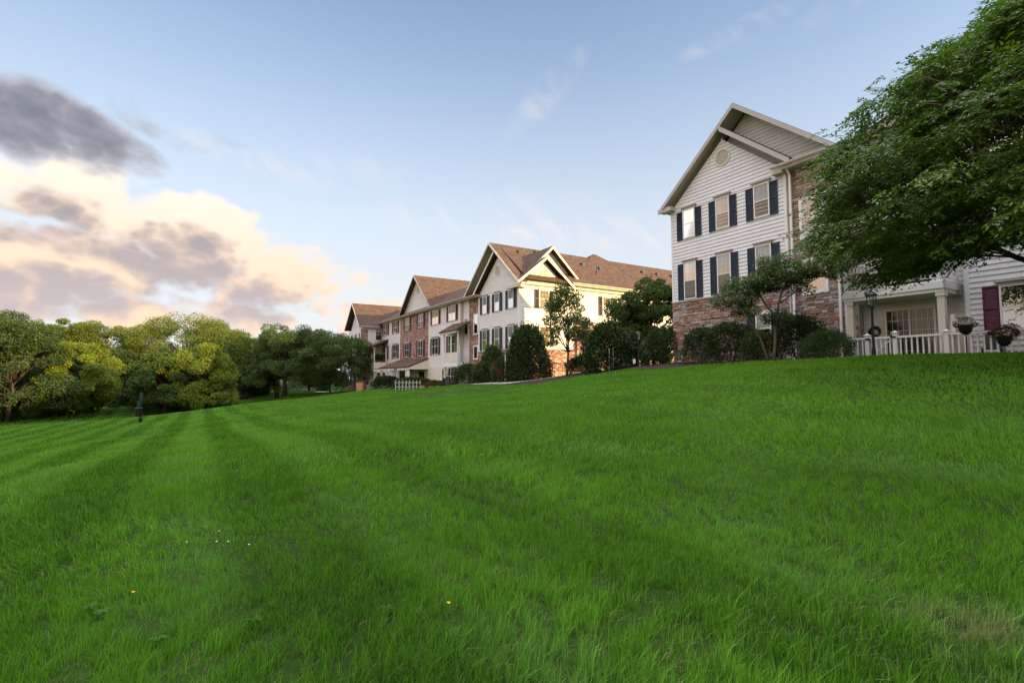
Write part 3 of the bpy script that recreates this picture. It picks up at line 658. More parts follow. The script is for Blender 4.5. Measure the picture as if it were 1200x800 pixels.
# ------------------------------------------------------------------ the near house
def near_house():
    h = House('apartment_house', 0, 0, .55, 'tall white sided apartment house with stone ground floor and navy shutters, nearest the camera')
    z0 = .45; ET = 9.3                                               # grade, eave
    wl = MB()
    wl.prism([(.012, z0), (6.548, z0), (6.548, 9.16), (3.4, 11.85), (.012, 9.16)], 'y', .012, 10.5)        # gabled bay
    wl.box(6.55, 9.2, .16, 10.5, z0, 9.2); wl.box(9.2, 12.6, .512, 12.4, z0, 9.2); wl.box(12.6, 62, .012, 12.4, z0, 9.2)
    wl.prism([(.3, 9.35), (8.9, 9.35), (4.3, 13.1)], 'y', .62, 10.3)
    h.part('wall', wl, M['wall'])
    T = front(0)
    # clapboards
    s = MB(); clap(s, T, 4.06, 9.02, K_(.10), K_(6.44)); 
    clap(s, T, 9.02, 12.2, lambda b: max(.10, (b-9.16)/.84+.05), lambda b: min(6.44, 6.75-(b-9.10)/.84)); h.part('siding', s, M['siding'])
    s = MB(); T2 = front(.60); clap(s, T2, 9.5, 13.0, lambda b: .4+(b-9.6)/.84, lambda b: 8.85-(b-9.45)/.84); h.part('gable_siding', s, M['siding'])
    s = MB(); clap(s, front(.5), z0, 9.2, K_(9.22), K_(12.52)); h.part('siding', s, M['siding'])
    s = MB(); clap(s, front(0), z0, 9.2, K_(12.72), K_(24)); h.part('siding', s, M['siding'])
    # end wall beside the shrubs
    s = MB(); Te = lambda a, b, c: (-c, a, b); clap(s, Te, 4.06, 9.1, K_(.10), K_(10.4)); h.part('siding', s, M['siding'])
    # stone
    s = MB(); stones(s, T, 0, 6.56, z0, 4.0, [(4.48, 6.12, 1.42, 2.98)], 3); h.part('stone_wall', s, M['stone'])
    s = MB(); stones(s, Te, .0, 10.4, z0, 4.0, (), 5); h.part('stone_wall', s, M['stone'])
    s = MB(); stones(s, front(.16), 6.62, 8.72, z0, 9.15, [(7.02, 8.17, 5.85, 7.75), (7.02, 8.17, 3.45, 5.05)], 9); stones(s, front(.16), 8.80, 9.18, z0, 9.15, (), 11); h.part('stone_wall', s, M['stone'])
    s = MB(); tbox(s, T, -.02, 6.58, 4.0, 4.07, 0, .075); h.part('stone_cap', s, M['fascia'])
    # corner boards
    for (a0, a1, b0, TT) in ((0, .10, 4.07, T), (6.44, 6.56, 4.07, T), (12.6, 12.72, z0, T), (12.52, 12.6, z0, front(.5))):
        s = MB(); tbox(s, TT, a0, a1, b0, 9.1, 0, .036); h.part('corner_board', s, M['trim'])
    s = MB(); s.box(12.575, 12.602, -.036, .5, z0, 9.1); h.part('corner_board', s, M['trim'])
    s = MB(); s.box(6.548, 6.575, -.036, .2, z0, 9.1); h.part('corner_board', s, M['trim'])
    # windows of the gabled bay
    for x in (.85, 2.92, 5.01):
        window(h, x, 0, 7.38, .78, 1.58, blind=.46); head_trim(h, T, x-.06, x+.84, 8.96)
        for xx in (x-.41, x+.79): shutter(h, xx, -.022, 7.36, .38, 1.56, 'shutter')
        window(h, x, 0, 4.10, .78, 1.98, blind=.93 if x < 4 else .75); head_trim(h, T, x-.06, x+.84, 6.08)
        for xx in (x-.41, x+.79): shutter(h, xx, -.022, 4.10, .38, 1.96, 'shutter')
    window(h, 4.93, -.02, 1.5, .76, 1.40, blind=.55)
    for xx in (4.52, 5.70): shutter(h, xx, -.055, 1.48, .38, 1.42, 'shutter')
    # landing windows in the stone bay
    window(h, 7.04, .14, 5.9, 1.11, 1.80, fw_=.13, blind=0, grid=None, split=.5, gl='coated_glass')
    window(h, 7.04, .14, 3.5, 1.11, 1.50, fw_=.13, blind=0, grid=None, split=0, gl='coated_glass')
    vent(h, T, 3.38, 11.0, .44)
    # ground floor right of the porch, and the floors above it
    for (x, wd) in ((13.46, 1.7), (17.2, 1.7)):
        for (z, ht, bl) in ((1.48, 1.46, 0), (4.45, 1.62, .5), (7.35, 1.58, .5)):
            window(h, x, 0, z, wd, ht, sash=2, blind=bl, grid=(2, 2), gl='coated_glass'); head_trim(h, T, x-.05, x+wd+.05, z+ht)
            for xx in (x-.42, x+wd+.02): shutter(h, xx, -.022, z, .40, ht, 'shutter_red')
    # sliding door, with frames above on the balconies
    for z in (.5, 3.35, 6.3):
        window(h, 9.98, .48, z, 1.62, 2.06, fw_=.07, sash=2, blind=0, grid=(4, 5) if z < 1 else None, split=0).name = 'sliding_door'
    s = MB()
    for k in range(9): s.quad((10.84+k*.075,.445,.6), (10.90+k*.075,.430,.6), (10.90+k*.075,.430,2.48), (10.84+k*.075,.445,2.48))
    h.part('curtain', s, M['curtain'])
    s = MB(); tbox(s, front(.5), 9.72, 9.94, .5, 2.62, 0, .06); tbox(s, front(.5), 9.72, 11.64, 2.56, 2.66, .0, .07); h.part('door_trim', s, M['cream'])
    # porch and balcony
    s = MB(); s.box(9.22, 12.58, -1.0, .5, .30, .44); h.part('porch_floor', s, M['concrete'])
    fl = MB(); fl.box(9.22, 12.34, -1.0, .496, 2.84, 3.24); fl.box(9.18, 12.38, -1.04, -1.002, 2.96, 3.20); fl.box(12.342, 12.38, -1.04, .4, 2.96, 3.20); bal = h.part('balcony', fl, M['trim'])
    c = MB(); c.box(9.3, 12.26, -.92, .45, 2.825, 2.839); h.part('ceiling', c, M['cream'], bal)
    railing(h, front(-.94), 9.36, 12.22, 3.25, 4.18, parent=bal); railing(h, side(12.26), -.9, .42, 3.25, 4.18, parent=bal)
    for x in (9.24, 12.14):
        c = MB(); c.box(x, x+.14, -.98, -.84, 3.24, 5.7); h.part('post', c, M['trim'], bal)
    for x in (9.30, 12.12):
        c = MB(); c.box(x, x+.20, -.96, -.76, .44, 2.84); c.box(x-.03, x+.23, -.99, -.73, .44, .6); c.box(x-.03, x+.23, -.99, -.73, 2.70, 2.838); h.part('porch_column', c, M['cream'])
    b2 = MB(); b2.box(9.22, 12.34, -1.0, .496, 5.7, 6.1); bb = h.part('balcony', b2, M['trim']); railing(h, front(-.94), 9.36, 12.22, 6.12, 7.05, parent=bb)
    # roof
    r = MB(); fas = MB()
    SL = .84; zr = 13.30; yb = 10.8
    roof_slab(r, [(-.47,-.42,zr-4.77*SL), (4.3,-.42,zr), (4.3,yb,zr), (-.47,yb,zr-4.77*SL)]); roof_slab(r, [(4.302,-.42,zr), (9.05,-.42,zr-4.75*SL), (9.05,yb,zr-4.75*SL), (4.302,yb,zr)])
    xs = 3.42; zs = zr-(4.3-xs)*SL
    roof_slab(r, [(xs+.006,-.416,zs-.012), (6.98,-.416,zs-(6.98-xs)*SL), (6.98,.60,zs-(6.98-xs)*SL), (xs+.006,.60,zs-.012)], .10)
    r.hexa([(6.5,-.40,9.30), (9.3,-.40,9.30), (9.3,.60,9.30), (6.5,.60,9.30), (6.5,-.40,9.40), (9.3,-.40,9.40), (9.3,.60,9.82), (6.5,.60,9.82)])
    # main roof along the row
    roof_slab(r, [(9.3,-.42,9.42), (62.4,-.42,9.42), (62.4,6.2,12.9), (9.3,6.2,12.9)]); roof_slab(r, [(9.3,6.202,12.9), (62.4,6.202,12.9), (62.4,12.82,9.42), (9.3,12.82,9.42)])
    wl2 = MB(); wl2.prism([(.1, 9.2), (12.3, 9.2), (6.2, 12.6)], 'x', 9.4, 62); h.part('wall', wl2, M['wall'])
    roof = h.part('roof', r, M['roof'])
    Tf = front(-.42)
    rake_boards(fas, Tf, [(-.49, zr-4.79*SL-.02), (4.3, zr-.02), (9.07, zr-4.77*SL-.02)], .24, .004, .04)
    rake_boards(fas, front(-.422), [(xs+.1, zs-.03-.1*SL), (7.0, zs-.03-(7.0-xs)*SL)], .26, .02, .062)
    h.part('fascia', fas, M['fascia'])
    sf = MB(); th = .15
    for (x0, x1, yy) in ((-.40, 4.3, .60), ):
        sf.quad((x0,-.41,zr-(4.3-x0)*SL-th), (x1,-.41,zr-th), (x1,yy,zr-th), (x0,yy,zr-(4.3-x0)*SL-th))
    sf.quad((4.3,-.41,zr-th), (8.95,-.41,zr-4.65*SL-th), (8.95,.60,zr-4.65*SL-th), (4.3,.60,zr-th))
    h.part('soffit', sf, M['soffit'])
    # eave returns
    s = MB(); s.prism([(-.49, 9.10), (.30, 9.10), (.30, 9.32), (-.49, 9.36)], 'y', -.40, .0); s.box(-.55, .36, -.45, -.402, 9.08, 9.22); h.part('eave_return', s, M['fascia'])
    s = MB(); s.prism([(6.10, 9.06), (6.60, 9.06), (6.60, 9.30), (6.25, 9.28)], 'y', -.36, 0); s.box(6.56, 12.6, -.40, .1, 9.16, 9.28); h.part('eave_return', s, M['soffit'])
    gutter(h, Tf, 6.15, 9.35, 9.27, -.0); gutter(h, Tf, 9.36, 62.3, 9.26, 0.002); 
    gutter(h, lambda a, b, c: (-.47-c, a, b), -.42, 12.7, 9.22, 0.)
    downspout(h, front(.04), 6.74, .7, 9.28, .03, .40); downspout(h, front(.14), 8.60, .7, 9.28, .075, .50)
    s = MB(); tbox(s, front(.16), 8.72, 8.80, z0, 9.15, 0, .06); h.part('corner_board', s, M['trim'])
    # privacy screen between patios
    s = MB()
    for k in range(8): s.box(12.55+.004*(k % 2), 12.60, -1.05, -.04, .5+k*.18, .5+k*.18+.172)
    s.box(12.52, 12.63, -1.16, -1.05, .4, 2.04); s.box(12.52, 12.63, -1.08, .0, 1.945, 2.0); h.part('privacy_screen', s, M['cream'])
    return h
NEAR = near_house()
# ------------------------------------------------------------------ the gabled corner house beyond the gap
def roof_cap(h, x, y, z, nm='roof_vent', pipe=False):
    m = MB()
    if pipe: m.tube([(x,y,z-.15), (x,y,z+.55)], .06, 8)
    else: m.hexa([(x-.2,y-.22,z-.3), (x+.22,y-.22,z-.3), (x+.22,y+.22,z-.3), (x-.2,y+.22,z-.3), (x-.2,y-.22,z+.16), (x+.12,y-.22,z+.2), (x+.12,y+.22,z+.2), (x-.2,y+.22,z+.16)])
    h.part('vent_pipe' if pipe else nm, m, M['bin'])
def corner_house():
    h = House('apartment_house', -16, 0, -.8, 'white apartment house with charcoal shutters whose two gables meet at the corner, one wall sunlit')
    zb = -1.3; SD = 'siding_pale'; XR = -16.0
    wl = MB()
    wl.prism([(-23.108, zb), (-16.012, zb), (-16.012, 7.62), (-19.45, 10.6), (-23.108, 7.62)], 'y', .012, 12)
    wl.box(-26.8, -23.11, .20, 12, zb, 7.6); wl.box(-24, -16.012, 1, 24, zb, 8.1)
    wl.prism([(.25, 7.6), (4.85, 7.6), (2.5, 9.85)], 'x', -20, -16.012); wl.prism([(.9, 7.9), (6.3, 7.9), (3.6, 10.9)], 'x', -20, -16.8)
    wl.prism([(-25.1, 7.6), (-15.8, 7.6), (-20.45, 11.5)], 'y', .62, 23.8)
    h.part('wall', wl, M['wall'])
    T = front(0); Ts = side(XR)
    s = MB(); clap(s, T, 2.32, 7.5, K_(-23.0), K_(-16.1), .19, .03); clap(s, T, 7.5, 10.9, lambda b: -23.35+(b-7.45)/.84+.35, lambda b: min(-16.1, -15.5-(b-7.45)/.84), .19, .03); h.part('siding', s, M[SD])
    s = MB(); clap(s, Ts, 2.32, 7.6, K_(.10), K_(24), .19, .03); clap(s, Ts, 7.6, 9.95, lambda b: max(.1, .1+(b-7.75)/.81), lambda b: 4.9-(b-7.75)/.81, .19, .03); h.part('siding', s, M[SD])
    s = MB(); clap(s, side(-16.78), 8.0, 10.9, lambda b: 1.0+(b-8.3)/.95, lambda b: 6.2-(b-8.6)/.95, .19, .03); h.part('gable_siding', s, M[SD])
    s = MB(); tbox(s, T, -23.12, -16.03, zb, 2.25, 0, .05); h.part('stone_wall', s, M['brick']); s = MB(); tbox(s, Ts, -.05, 24, zb, 2.25, 0, .05); tbox(s, Ts, 5.6, 16, 2.25, 4.80, .0, .05); h.part('brick_wall', s, M['brick'])
    s = MB(); tbox(s, T, -23.12, -16, 2.25, 2.33, 0, .08); h.part('stone_cap', s, M['fascia'])
    s = MB(); tbox(s, Ts, 5.5, 16.1, 4.80, 5.02, 0, .10); h.part('belt_course', s, M['trim'])
    for (TT, a0, a1) in ((T, -23.12, -23.0), (T, -16.1, -16.0), (Ts, -.03, .10)):
        s = MB(); tbox(s, TT, a0, a1, 2.33, 7.5, 0, .04); h.part('corner_board', s, M['trim'])
    # stair bay beside the front gable
    s = MB(); tbox(s, front(.2), -25.4, -23.13, zb, 7.55, 0, .04); h.part('brick_wall', s, M['brick'])
    window(h, -24.35, .15, 3.95, .95, 2.0, fw_=.13, blind=.0, grid=None, split=.5, gl='coated_glass'); window(h, -24.35, .15, 1.6, .95, 1.35, fw_=.13, blind=0, grid=None, split=0)
    s = MB(); clap(s, front(.2), zb, 7.5, K_(-26.75), K_(-25.42), .19, .03); h.part('siding', s, M[SD])
    window(h, -26.4, .19, 4.1, .75, 1.6, blind=.4); window(h, -26.4, .19, 5.65, .75, 1.6, blind=.5) if False else None
    for x in (-22.28, -19.98, -17.62):
        for (z, ht, bl) in ((5.72, 1.60, .55), (2.36, 1.88, .62)):
            window(h, x, 0, z, .86, ht, blind=bl); head_trim(h, T, x-.06, x+.92, z+ht)
            for xx in (x-.46, x+.88): shutter(h, xx, -.024, z-.02, .44, ht, 'shutter_grey')
    vent(h, T, -19.5, 9.35, .46); vent(h, Ts, 2.55, 8.6, .46); vent(h, side(-16.78), 3.6, 9.9, .36)
    # sunlit side: windows whose blinds carry the reflected sunset as colour
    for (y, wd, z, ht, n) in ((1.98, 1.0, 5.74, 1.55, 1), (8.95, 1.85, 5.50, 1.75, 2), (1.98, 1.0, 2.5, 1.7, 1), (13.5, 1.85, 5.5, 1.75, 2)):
        window(h, XR, y, z, wd, ht, R(90), sash=n, blind=.97, shade='sunset_reflection')
        m = MB(); tbox(m, Ts, y-.05, y+wd+.05, z+ht, z+ht+.10, 0, .09); tbox(m, Ts, y-.1, y+wd+.1, z+ht+.10, z+ht+.16, 0, .15); h.part('window_head', m, M['trim'])
        for yy in (y-.48, y+wd+.02): shutter(h, XR+.024, yy, z, .46, ht, 'shutter_grey', R(90))
    # entrance under a small hood
    d = MB(); tbox(d, Ts, 7.3, 8.25, .95, 3.2, .05, .10); dr = h.part('door', d, M['shutter_grey']); k = MB(); tbox(k, Ts, 7.36, 7.42, 1.95, 2.1, .101, .14); h.part('handle', k, M['cream'], dr)
    for (a, b) in ((6.75, 7.25), (8.3, 8.8)): window(h, XR+.05, a, .95, b-a, 2.25, R(90), blind=0, split=0, grid=None, mat='vinyl').name = 'sidelight'
    s = MB(); s.hexa([(-15.95,6.4,3.5), (-14.6,6.4,3.35), (-14.6,9.2,3.35), (-15.95,9.2,3.5), (-15.95,6.4,4.1), (-14.6,6.4,3.5), (-14.6,9.2,3.5), (-15.95,9.2,4.1)]); h.part('door_hood', s, M['roof'])
    for y in (6.5, 8.95):
        s = MB(); s.box(-14.85, -14.7, y, y+.15, .4, 3.38); h.part('porch_column', s, M['cream'])
    # roofs
    r = MB(); fas = MB(); SL = .84; zr = 12.0; xc = -20.45
    roof_slab(r, [(-25.45,-.42,zr-5*SL), (xc,-.42,zr), (xc,24,zr), (-25.45,24,zr-5*SL)])
    SR = .785
    roof_slab(r, [(xc+.002,-.42,zr), (-15.5,-.42,zr-4.948*SL), (-15.5,.5,zr-4.948*SL), (xc+.002,.5,zr)])
    roof_slab(r, [(xc+.002,.5,zr), (-15.55,.5,zr-4.9*SR), (-15.55,24,zr-4.9*SR), (xc+.002,24,zr)])
    # cross gables on the sunlit side: ridge along x
    def cross(yc, half, z, sl, xf):
        ze = z-half*sl; xm = xc+(zr-z)/SL-.1; xe = xc+(zr-ze)/SL-.3
        roof_slab(r, [(xf,yc-half,ze), (xf,yc-.001,z), (xm,yc-.001,z), (xm+.01,yc-.02,z-.02)]); roof_slab(r, [(xf,yc+.001,z), (xf,yc+half,ze), (min(xe,xf-.1),yc+half,ze), (xm,yc+.001,z)])
        rake_boards(fas, side(xf), [(yc-half-.02, ze-.03), (yc, z-.03), (yc+half+.02, ze-.03)], .24, .004, .045)
    cross(2.5, 2.95, 10.12, .81, -15.50); cross(3.62, 2.75, 11.3, .95, -16.2)
    # small gable in front of the big one, left rake
    xs = -19.42; zs = zr-(xs-xc)*SL; roof_slab(r, [(-23.5,-.416,zs-(xs+23.5)*SL), (xs,-.416,zs-.012), (xs,.6,zs-.012), (-23.5,.6,zs-(xs+23.5)*SL)], .1)
    r.hexa([(-25.5,-.40,7.62), (-22.9,-.40,7.62), (-22.9,.6,7.62), (-25.5,.6,7.62), (-25.5,-.4,7.72), (-22.9,-.4,7.72), (-22.9,.6,8.1), (-25.5,.6,8.1)])
    # hip over the rear wing
    r.hexa([(-24.4,8.3,10.1), (-18.3,8.3,10.1), (-18.3,16.6,10.1), (-24.4,16.6,10.1), (-20.8,12.0,12.55), (-20.78,12.0,12.55), (-20.78,12.3,12.55), (-20.8,12.3,12.55)])
    h.part('roof', r, M['roof'])
    rake_boards(fas, front(-.42), [(-25.47, zr-5.02*SL-.02), (xc, zr-.02), (-15.48, zr-4.97*SL-.02)], .22, .004, .04)
    rake_boards(fas, front(-.422), [(-23.5, zs-(xs+23.5)*SL-.03), (xs-.1, zs-.1*SL-.03)], .24, .02, .06)
    h.part('fascia', fas, M['cream'])
    s = MB(); s.quad((-25.4,-.41,zr-4.95*SL-.15), (xc,-.41,zr-.15), (xc,.62,zr-.15), (-25.4,.62,zr-4.95*SL-.15)); h.part('soffit', s, M['soffit'])
    s = MB(); tbox(s, front(.61), -25, -23.0, 7.7, 8.6, 0, .01); h.part('gable_siding', s, M[SD])
    # eave returns wrap the corner
    s = MB(); s.box(-17.0, -15.52, -.40, .0, 7.30, 7.46); s.box(-15.98, -15.52, .002, .5, 7.30, 7.46); s.prism([(-17.1,7.46), (-15.46,7.46), (-16.2,7.75)], 'y', -.42, -.02); h.part('eave_return', s, M['cream'])
    s = MB(); s.box(-25.6, -22.6, -.42, .18, 7.42, 7.56); h.part('eave_return', s, M['fascia'])
    gutter(h, front(-.42), -25.5, -22.7, 7.52, 0); gutter(h, side(-15.55), 5.2, 24, 8.02, 0)
    s = MB(); s.box(-15.98, -15.56, 5.2, 24, 7.95, 8.05); h.part('soffit', s, M['trim'])
    downspout(h, front(.2), -25.35, -1.0, 7.5, .06, .45)
    for (x, y) in ((-18.9, 1.5), (-18.9, 3.0)): pass
    for y, dx in ((9.0, 1.7), (10.9, 2.0), (17.2, 1.5), (19.4, 1.5), (21.6, 1.5)): roof_cap(h, xc+dx, y, zr-dx*SR+.05)
    for y, dx in ((2.2, 1.1), (4.3, .7)): roof_cap(h, xc+dx, y, zr-dx*SR+.05)
    roof_cap(h, xc+3.0, 9.6, zr-3.0*SR, pipe=True); roof_cap(h, xc+2.3, 17.6, zr-2.3*SR, pipe=True)
    return h
CORNER = corner_house()
def brick_house():
    h = House('apartment_house', -40, 0, -1.4, 'lower apartment house with a brick middle, burgundy shutters and a gable over the brick')
    zb = -2.0; SD = 'siding_pale'; T = front(0)
    wl = MB(); wl.box(-53.6, -26.85, .012, 11, zb, 7.7); wl.prism([(-45, 7.7), (-34.6, 7.7), (-39.8, 12.1)], 'y', .32, 11); h.part('wall', wl, M['wall'])
    for a0, a1 in ((-53.6, -45.08), (-35.28, -26.85)):
        s = MB(); clap(s, T, zb, 7.55, K_(a0), K_(a1), .19, .03); h.part('siding', s, M[SD])
    s = MB(); tbox(s, T, -45.08, -35.28, zb, 7.55, 0, .06); h.part('brick_wall', s, M['brick'])
    s = MB(); clap(s, front(.3), 7.9, 12.0, lambda b: -44.9+(b-7.9)/.84, lambda b: -34.7-(b-7.9)/.84, .19, .03); h.part('gable_siding', s, M[SD])
    vent(h, front(.3), -39.8, 10.6, .45)
    s = MB(); tbox(s, T, -35.3, -35.16, zb, 7.5, 0, .08); h.part('corner_board', s, M['trim']); s = MB(); tbox(s, T, -45.2, -45.06, zb, 7.5, 0, .08); h.part('corner_board', s, M['trim'])
    for i, cx in enumerate((-51.3, -47.0, -42.3, -37.7, -33.4, -29.0)):
        ww = 1.75 if i in (0, 1, 4, 5) else 1.55; y = -.05 if i in (2, 3) else 0
        for (z, ht, bl) in ((5.75, 1.6, .62), (2.4, 1.85, .5 if i in (2, 3) else 0)):
            window(h, cx-ww/2, y, z, ww, ht, sash=2, blind=bl, grid=(2, 2))
            if i not in (2, 3): head_trim(h, T, cx-ww/2-.05, cx+ww/2+.05, z+ht)
            for xx in (cx-ww/2-.5, cx+ww/2+.02): shutter(h, xx, y-.026, z-.02, .48, ht, 'shutter_red')
    for cx in (-51.2, -30.6, -29.2):
        window(h, cx-.8, 0, -.9, 1.6, 1.85, sash=2, blind=0, grid=(2, 3), lower_grid=True)
    # recessed entry
    s = MB(); tbox(s, T, -35.1, -32.2, zb, 1.0, .005, .045); h.part('entry_panel', s, M['cream'])
    # shed porch in front of the brick: roof, posts, gable end
    r = MB(); r.hexa([(-45.6,-2.6,.98), (-35.2,-2.6,.98), (-35.2,-.07,1.95), (-45.6,-.07,1.95), (-45.6,-2.6,1.12), (-35.2,-2.6,1.12), (-35.2,-.07,2.12), (-45.6,-.07,2.12)]); pr = h.part('porch_roof', r, M['roof'])
    s = MB(); s.prism([(-2.5, .80), (-.06, .80), (-.06, 1.95), (-2.5, 1.0)], 'x', -35.32, -35.24); s.box(-45.5, -35.24, -2.55, -2.40, .72, 1.0); h.part('porch_beam', s, M['cream'], pr)
    for x in (-45.3, -41.6, -40.9, -36.0, -35.55):
        s = MB(); s.box(x, x+.24, -2.5, -2.26, zb, .75); h.part('porch_column', s, M['trim'])
    s = MB(); s.box(-45.3, -35.4, -.10, -.07, zb, .8); h.part('porch_back_wall', s, M['cream'])
    for x in (-44.0, -37.2):
        d = MB(); d.box(x-.8, x+.8, -.16, -.105, zb+.3, .55); h.part('sliding_door', d, M['dark_room'])
    wreath = MB(); 
    # balcony by the stair
    b = MB(); b.box(-28.6, -25.2, -1.2, -.03, .95, 1.35); bal = h.part('balcony', b, M['trim'])
    s = MB(); s.box(-28.5, -25.3, -1.15, -1.1, 1.45, 2.35); h.part('railing', s, M['cream'], bal)
    for x in (-28.55, -26.9, -25.35):
        s = MB(); s.box(x, x+.13, -1.18, -1.05, 1.35, 4.4); h.part('post', s, M['trim'], bal)
    for x in (-28.5, -25.4):
        s = MB(); s.box(x, x+.2, -1.15, -.95, zb, .95); h.part('porch_column', s, M['cream'])
    r = MB(); r.hexa([(-29.0,-1.5,4.35), (-24.9,-1.5,4.35), (-24.9,-.03,5.2), (-29.0,-.03,5.2), (-29.0,-1.5,4.48), (-24.9,-1.5,4.48), (-24.9,-.03,5.36), (-29.0,-.03,5.36)]); br = h.part('balcony_roof', r, M['roof'])
    s = MB(); s.box(-28.9, -25.0, -1.45, -1.33, 4.2, 4.36); h.part('balcony_beam', s, M['cream'], br)
    # roof
    r = MB(); fas = MB(); SL = .84; zr = 12.35; xc = -39.8
    roof_slab(r, [(xc-5.3,-.3,zr-5.3*SL), (xc,-.3,zr), (xc,22,zr), (xc-5.3,22,zr-5.3*SL)]); roof_slab(r, [(xc+.002,-.3,zr), (xc+5.3,-.3,zr-5.3*SL), (xc+5.3,22,zr-5.3*SL), (xc+.002,22,zr)])
    for (x0, x1) in ((-53.9, -39), (-40.5, -25.2)):
        pass
    roof_slab(r, [(-53.9,-.45,7.72), (-25.3,-.45,7.72), (-25.3,4.6,10.6), (-53.9,4.6,10.6)]); roof_slab(r, [(-53.9,4.602,10.6), (-25.3,4.602,10.6), (-25.3,11.4,7.72), (-53.9,11.4,7.72)])
    wl = MB(); wl.prism([(.05, 7.5), (10.8, 7.5), (4.6, 10.4)], 'x', -53.5, -26.9); h.part('wall', wl, M['wall'])
    h.part('roof', r, M['roof'])
    rake_boards(fas, front(-.3), [(xc-5.3, zr-5.3*SL-.02), (xc, zr-.02), (xc+5.3, zr-5.3*SL-.02)], .22, .004, .04); h.part('fascia', fas, M['fascia'])
    s = MB(); s.box(-53.8, -25.4, -.44, .1, 7.48, 7.58); h.part('soffit', s, M['soffit'])
    gutter(h, front(-.45), -53.9, -25.3, 7.58, 0); downspout(h, front(0), -26.95, -1.2, 7.6, .05, .5); downspout(h, front(0), -53.2, -1.2, 7.6, .05, .5)
    return h
BRICK = brick_house()
def end_house():
    h = House('apartment_house', -54, 2.6, -2.3, 'farthest apartment house with a steep front gable and stacked corner porch')
    zb = -3.0; SD = 'siding_pale'; xl, xr, yf = -60.2, -53.0, -3.0; T = front(yf); Ts = side(xr)
    wl = MB(); wl.box(xl, xr-.012, yf+.012, 9, zb, 6.75); wl.prism([(xl+.1, 6.75), (xr-.1, 6.75), ((xl+xr)/2-.2, 10.2)], 'y', yf+.3, 9); h.part('wall', wl, M['wall'])
    s = MB(); clap(s, T, zb, 6.7, K_(xl), K_(xr-.1), .19, .03); clap(s, front(yf+.28), 6.8, 10.0, lambda b: xl+.3+(b-6.8)/.84, lambda b: xr-.6-(b-6.8)/.84, .19, .03); h.part('siding', s, M[SD])
    s = MB(); clap(s, Ts, zb, 6.7, K_(yf+1.0), K_(9), .19, .03); h.part('siding', s, M[SD])
    s = MB(); tbox(s, Ts, yf-.02, yf+.95, zb, 6.6, 0, .05); tbox(s, T, xl, xr, zb, .4, 0, .05); h.part('brick_wall', s, M['brick'])
    s = MB(); tbox(s, Ts, yf+.95, yf+1.08, zb, 6.6, 0, .06); h.part('corner_board', s, M['trim'])
    window(h, xr, -1.0, 5.15, .95, 1.65, R(90), blind=.3, grid=(2, 2))
    for x in (xl+.8, xl+3.0, xl+5.2):
        for z in (4.6, 1.6, -1.2):
            window(h, x, yf, z, .85, 1.5, blind=.5)
            for xx in (x-.44, x+.87): shutter(h, xx, yf-.026, z, .42, 1.5, 'shutter_grey')
    for z in (2.5, -.6): window(h, xr+.05, yf+.22, z, .6, 1.5, R(90), blind=.5, grid=None)
    # corner porch, two floors
    b = MB(); b.box(xr+.03, xr+2.5, yf+1.1, -.1, .55, .95); bal = h.part('balcony', b, M['trim'])
    s = MB(); s.box(xr+.1, xr+2.45, yf+1.12, yf+1.18, 1.05, 1.95); s.box(xr+2.4, xr+2.46, yf+1.2, -.15, 1.05, 1.95); h.part('railing', s, M['cream'], bal)
    for (x, y) in ((xr+.08, yf+1.12), (xr+1.15, yf+1.12), (xr+2.33, yf+1.12), (xr+2.33, -.25)):
        s = MB(); s.box(x, x+.15, y, y+.15, .95, 4.0); h.part('post', s, M['cream'], bal)
        s = MB(); s.box(x, x+.2, y, y+.2, zb, .55); h.part('porch_column', s, M['trim'])
    d = MB(); d.box(xr+1.3, xr+2.1, -.12, -.05, .95, 3.2); h.part('balcony_door', d, M['dark_room'], bal)
    r = MB(); r.hexa([(xr-.0,yf+.7,4.0), (xr+2.9,yf+.7,4.0), (xr+2.9,-.05,5.0), (xr,-.05,5.0), (xr,yf+.7,4.14), (xr+2.9,yf+.7,4.14), (xr+2.9,-.05,5.16), (xr,-.05,5.16)]); h.part('porch_roof', r, M['roof'])
    s = MB(); s.box(xr+.03, xr+2.6, yf+.9, yf+1.05, 3.88, 4.0); h.part('porch_beam', s, M['cream'])
    # roof
    r = MB(); fas = MB(); SL = .86; xc = (xl+xr)/2-.2; zr = 10.75; hf = 4.25
    roof_slab(r, [(xc-hf,yf-.45,zr-hf*SL), (xc,yf-.45,zr), (xc,18,zr), (xc-hf,18,zr-hf*SL)]); roof_slab(r, [(xc+.002,yf-.45,zr), (xc+hf,yf-.45,zr-hf*SL), (xc+hf,18,zr-hf*SL), (xc+.002,18,zr)])
    h.part('roof', r, M['roof'])
    rake_boards(fas, front(yf-.45), [(xc-hf, zr-hf*SL-.02), (xc, zr-.02), (xc+hf, zr-hf*SL-.02)], .22, .004, .04); h.part('fascia', fas, M['cream'])
    gutter(h, side(xc+hf), yf-.45, -.5, 6.95, 0)
    s = MB(); s.box(xr, xc+hf, yf-.4, -.5, 6.85, 6.95); h.part('soffit', s, M['cream'])
    return h
END_ = end_house()
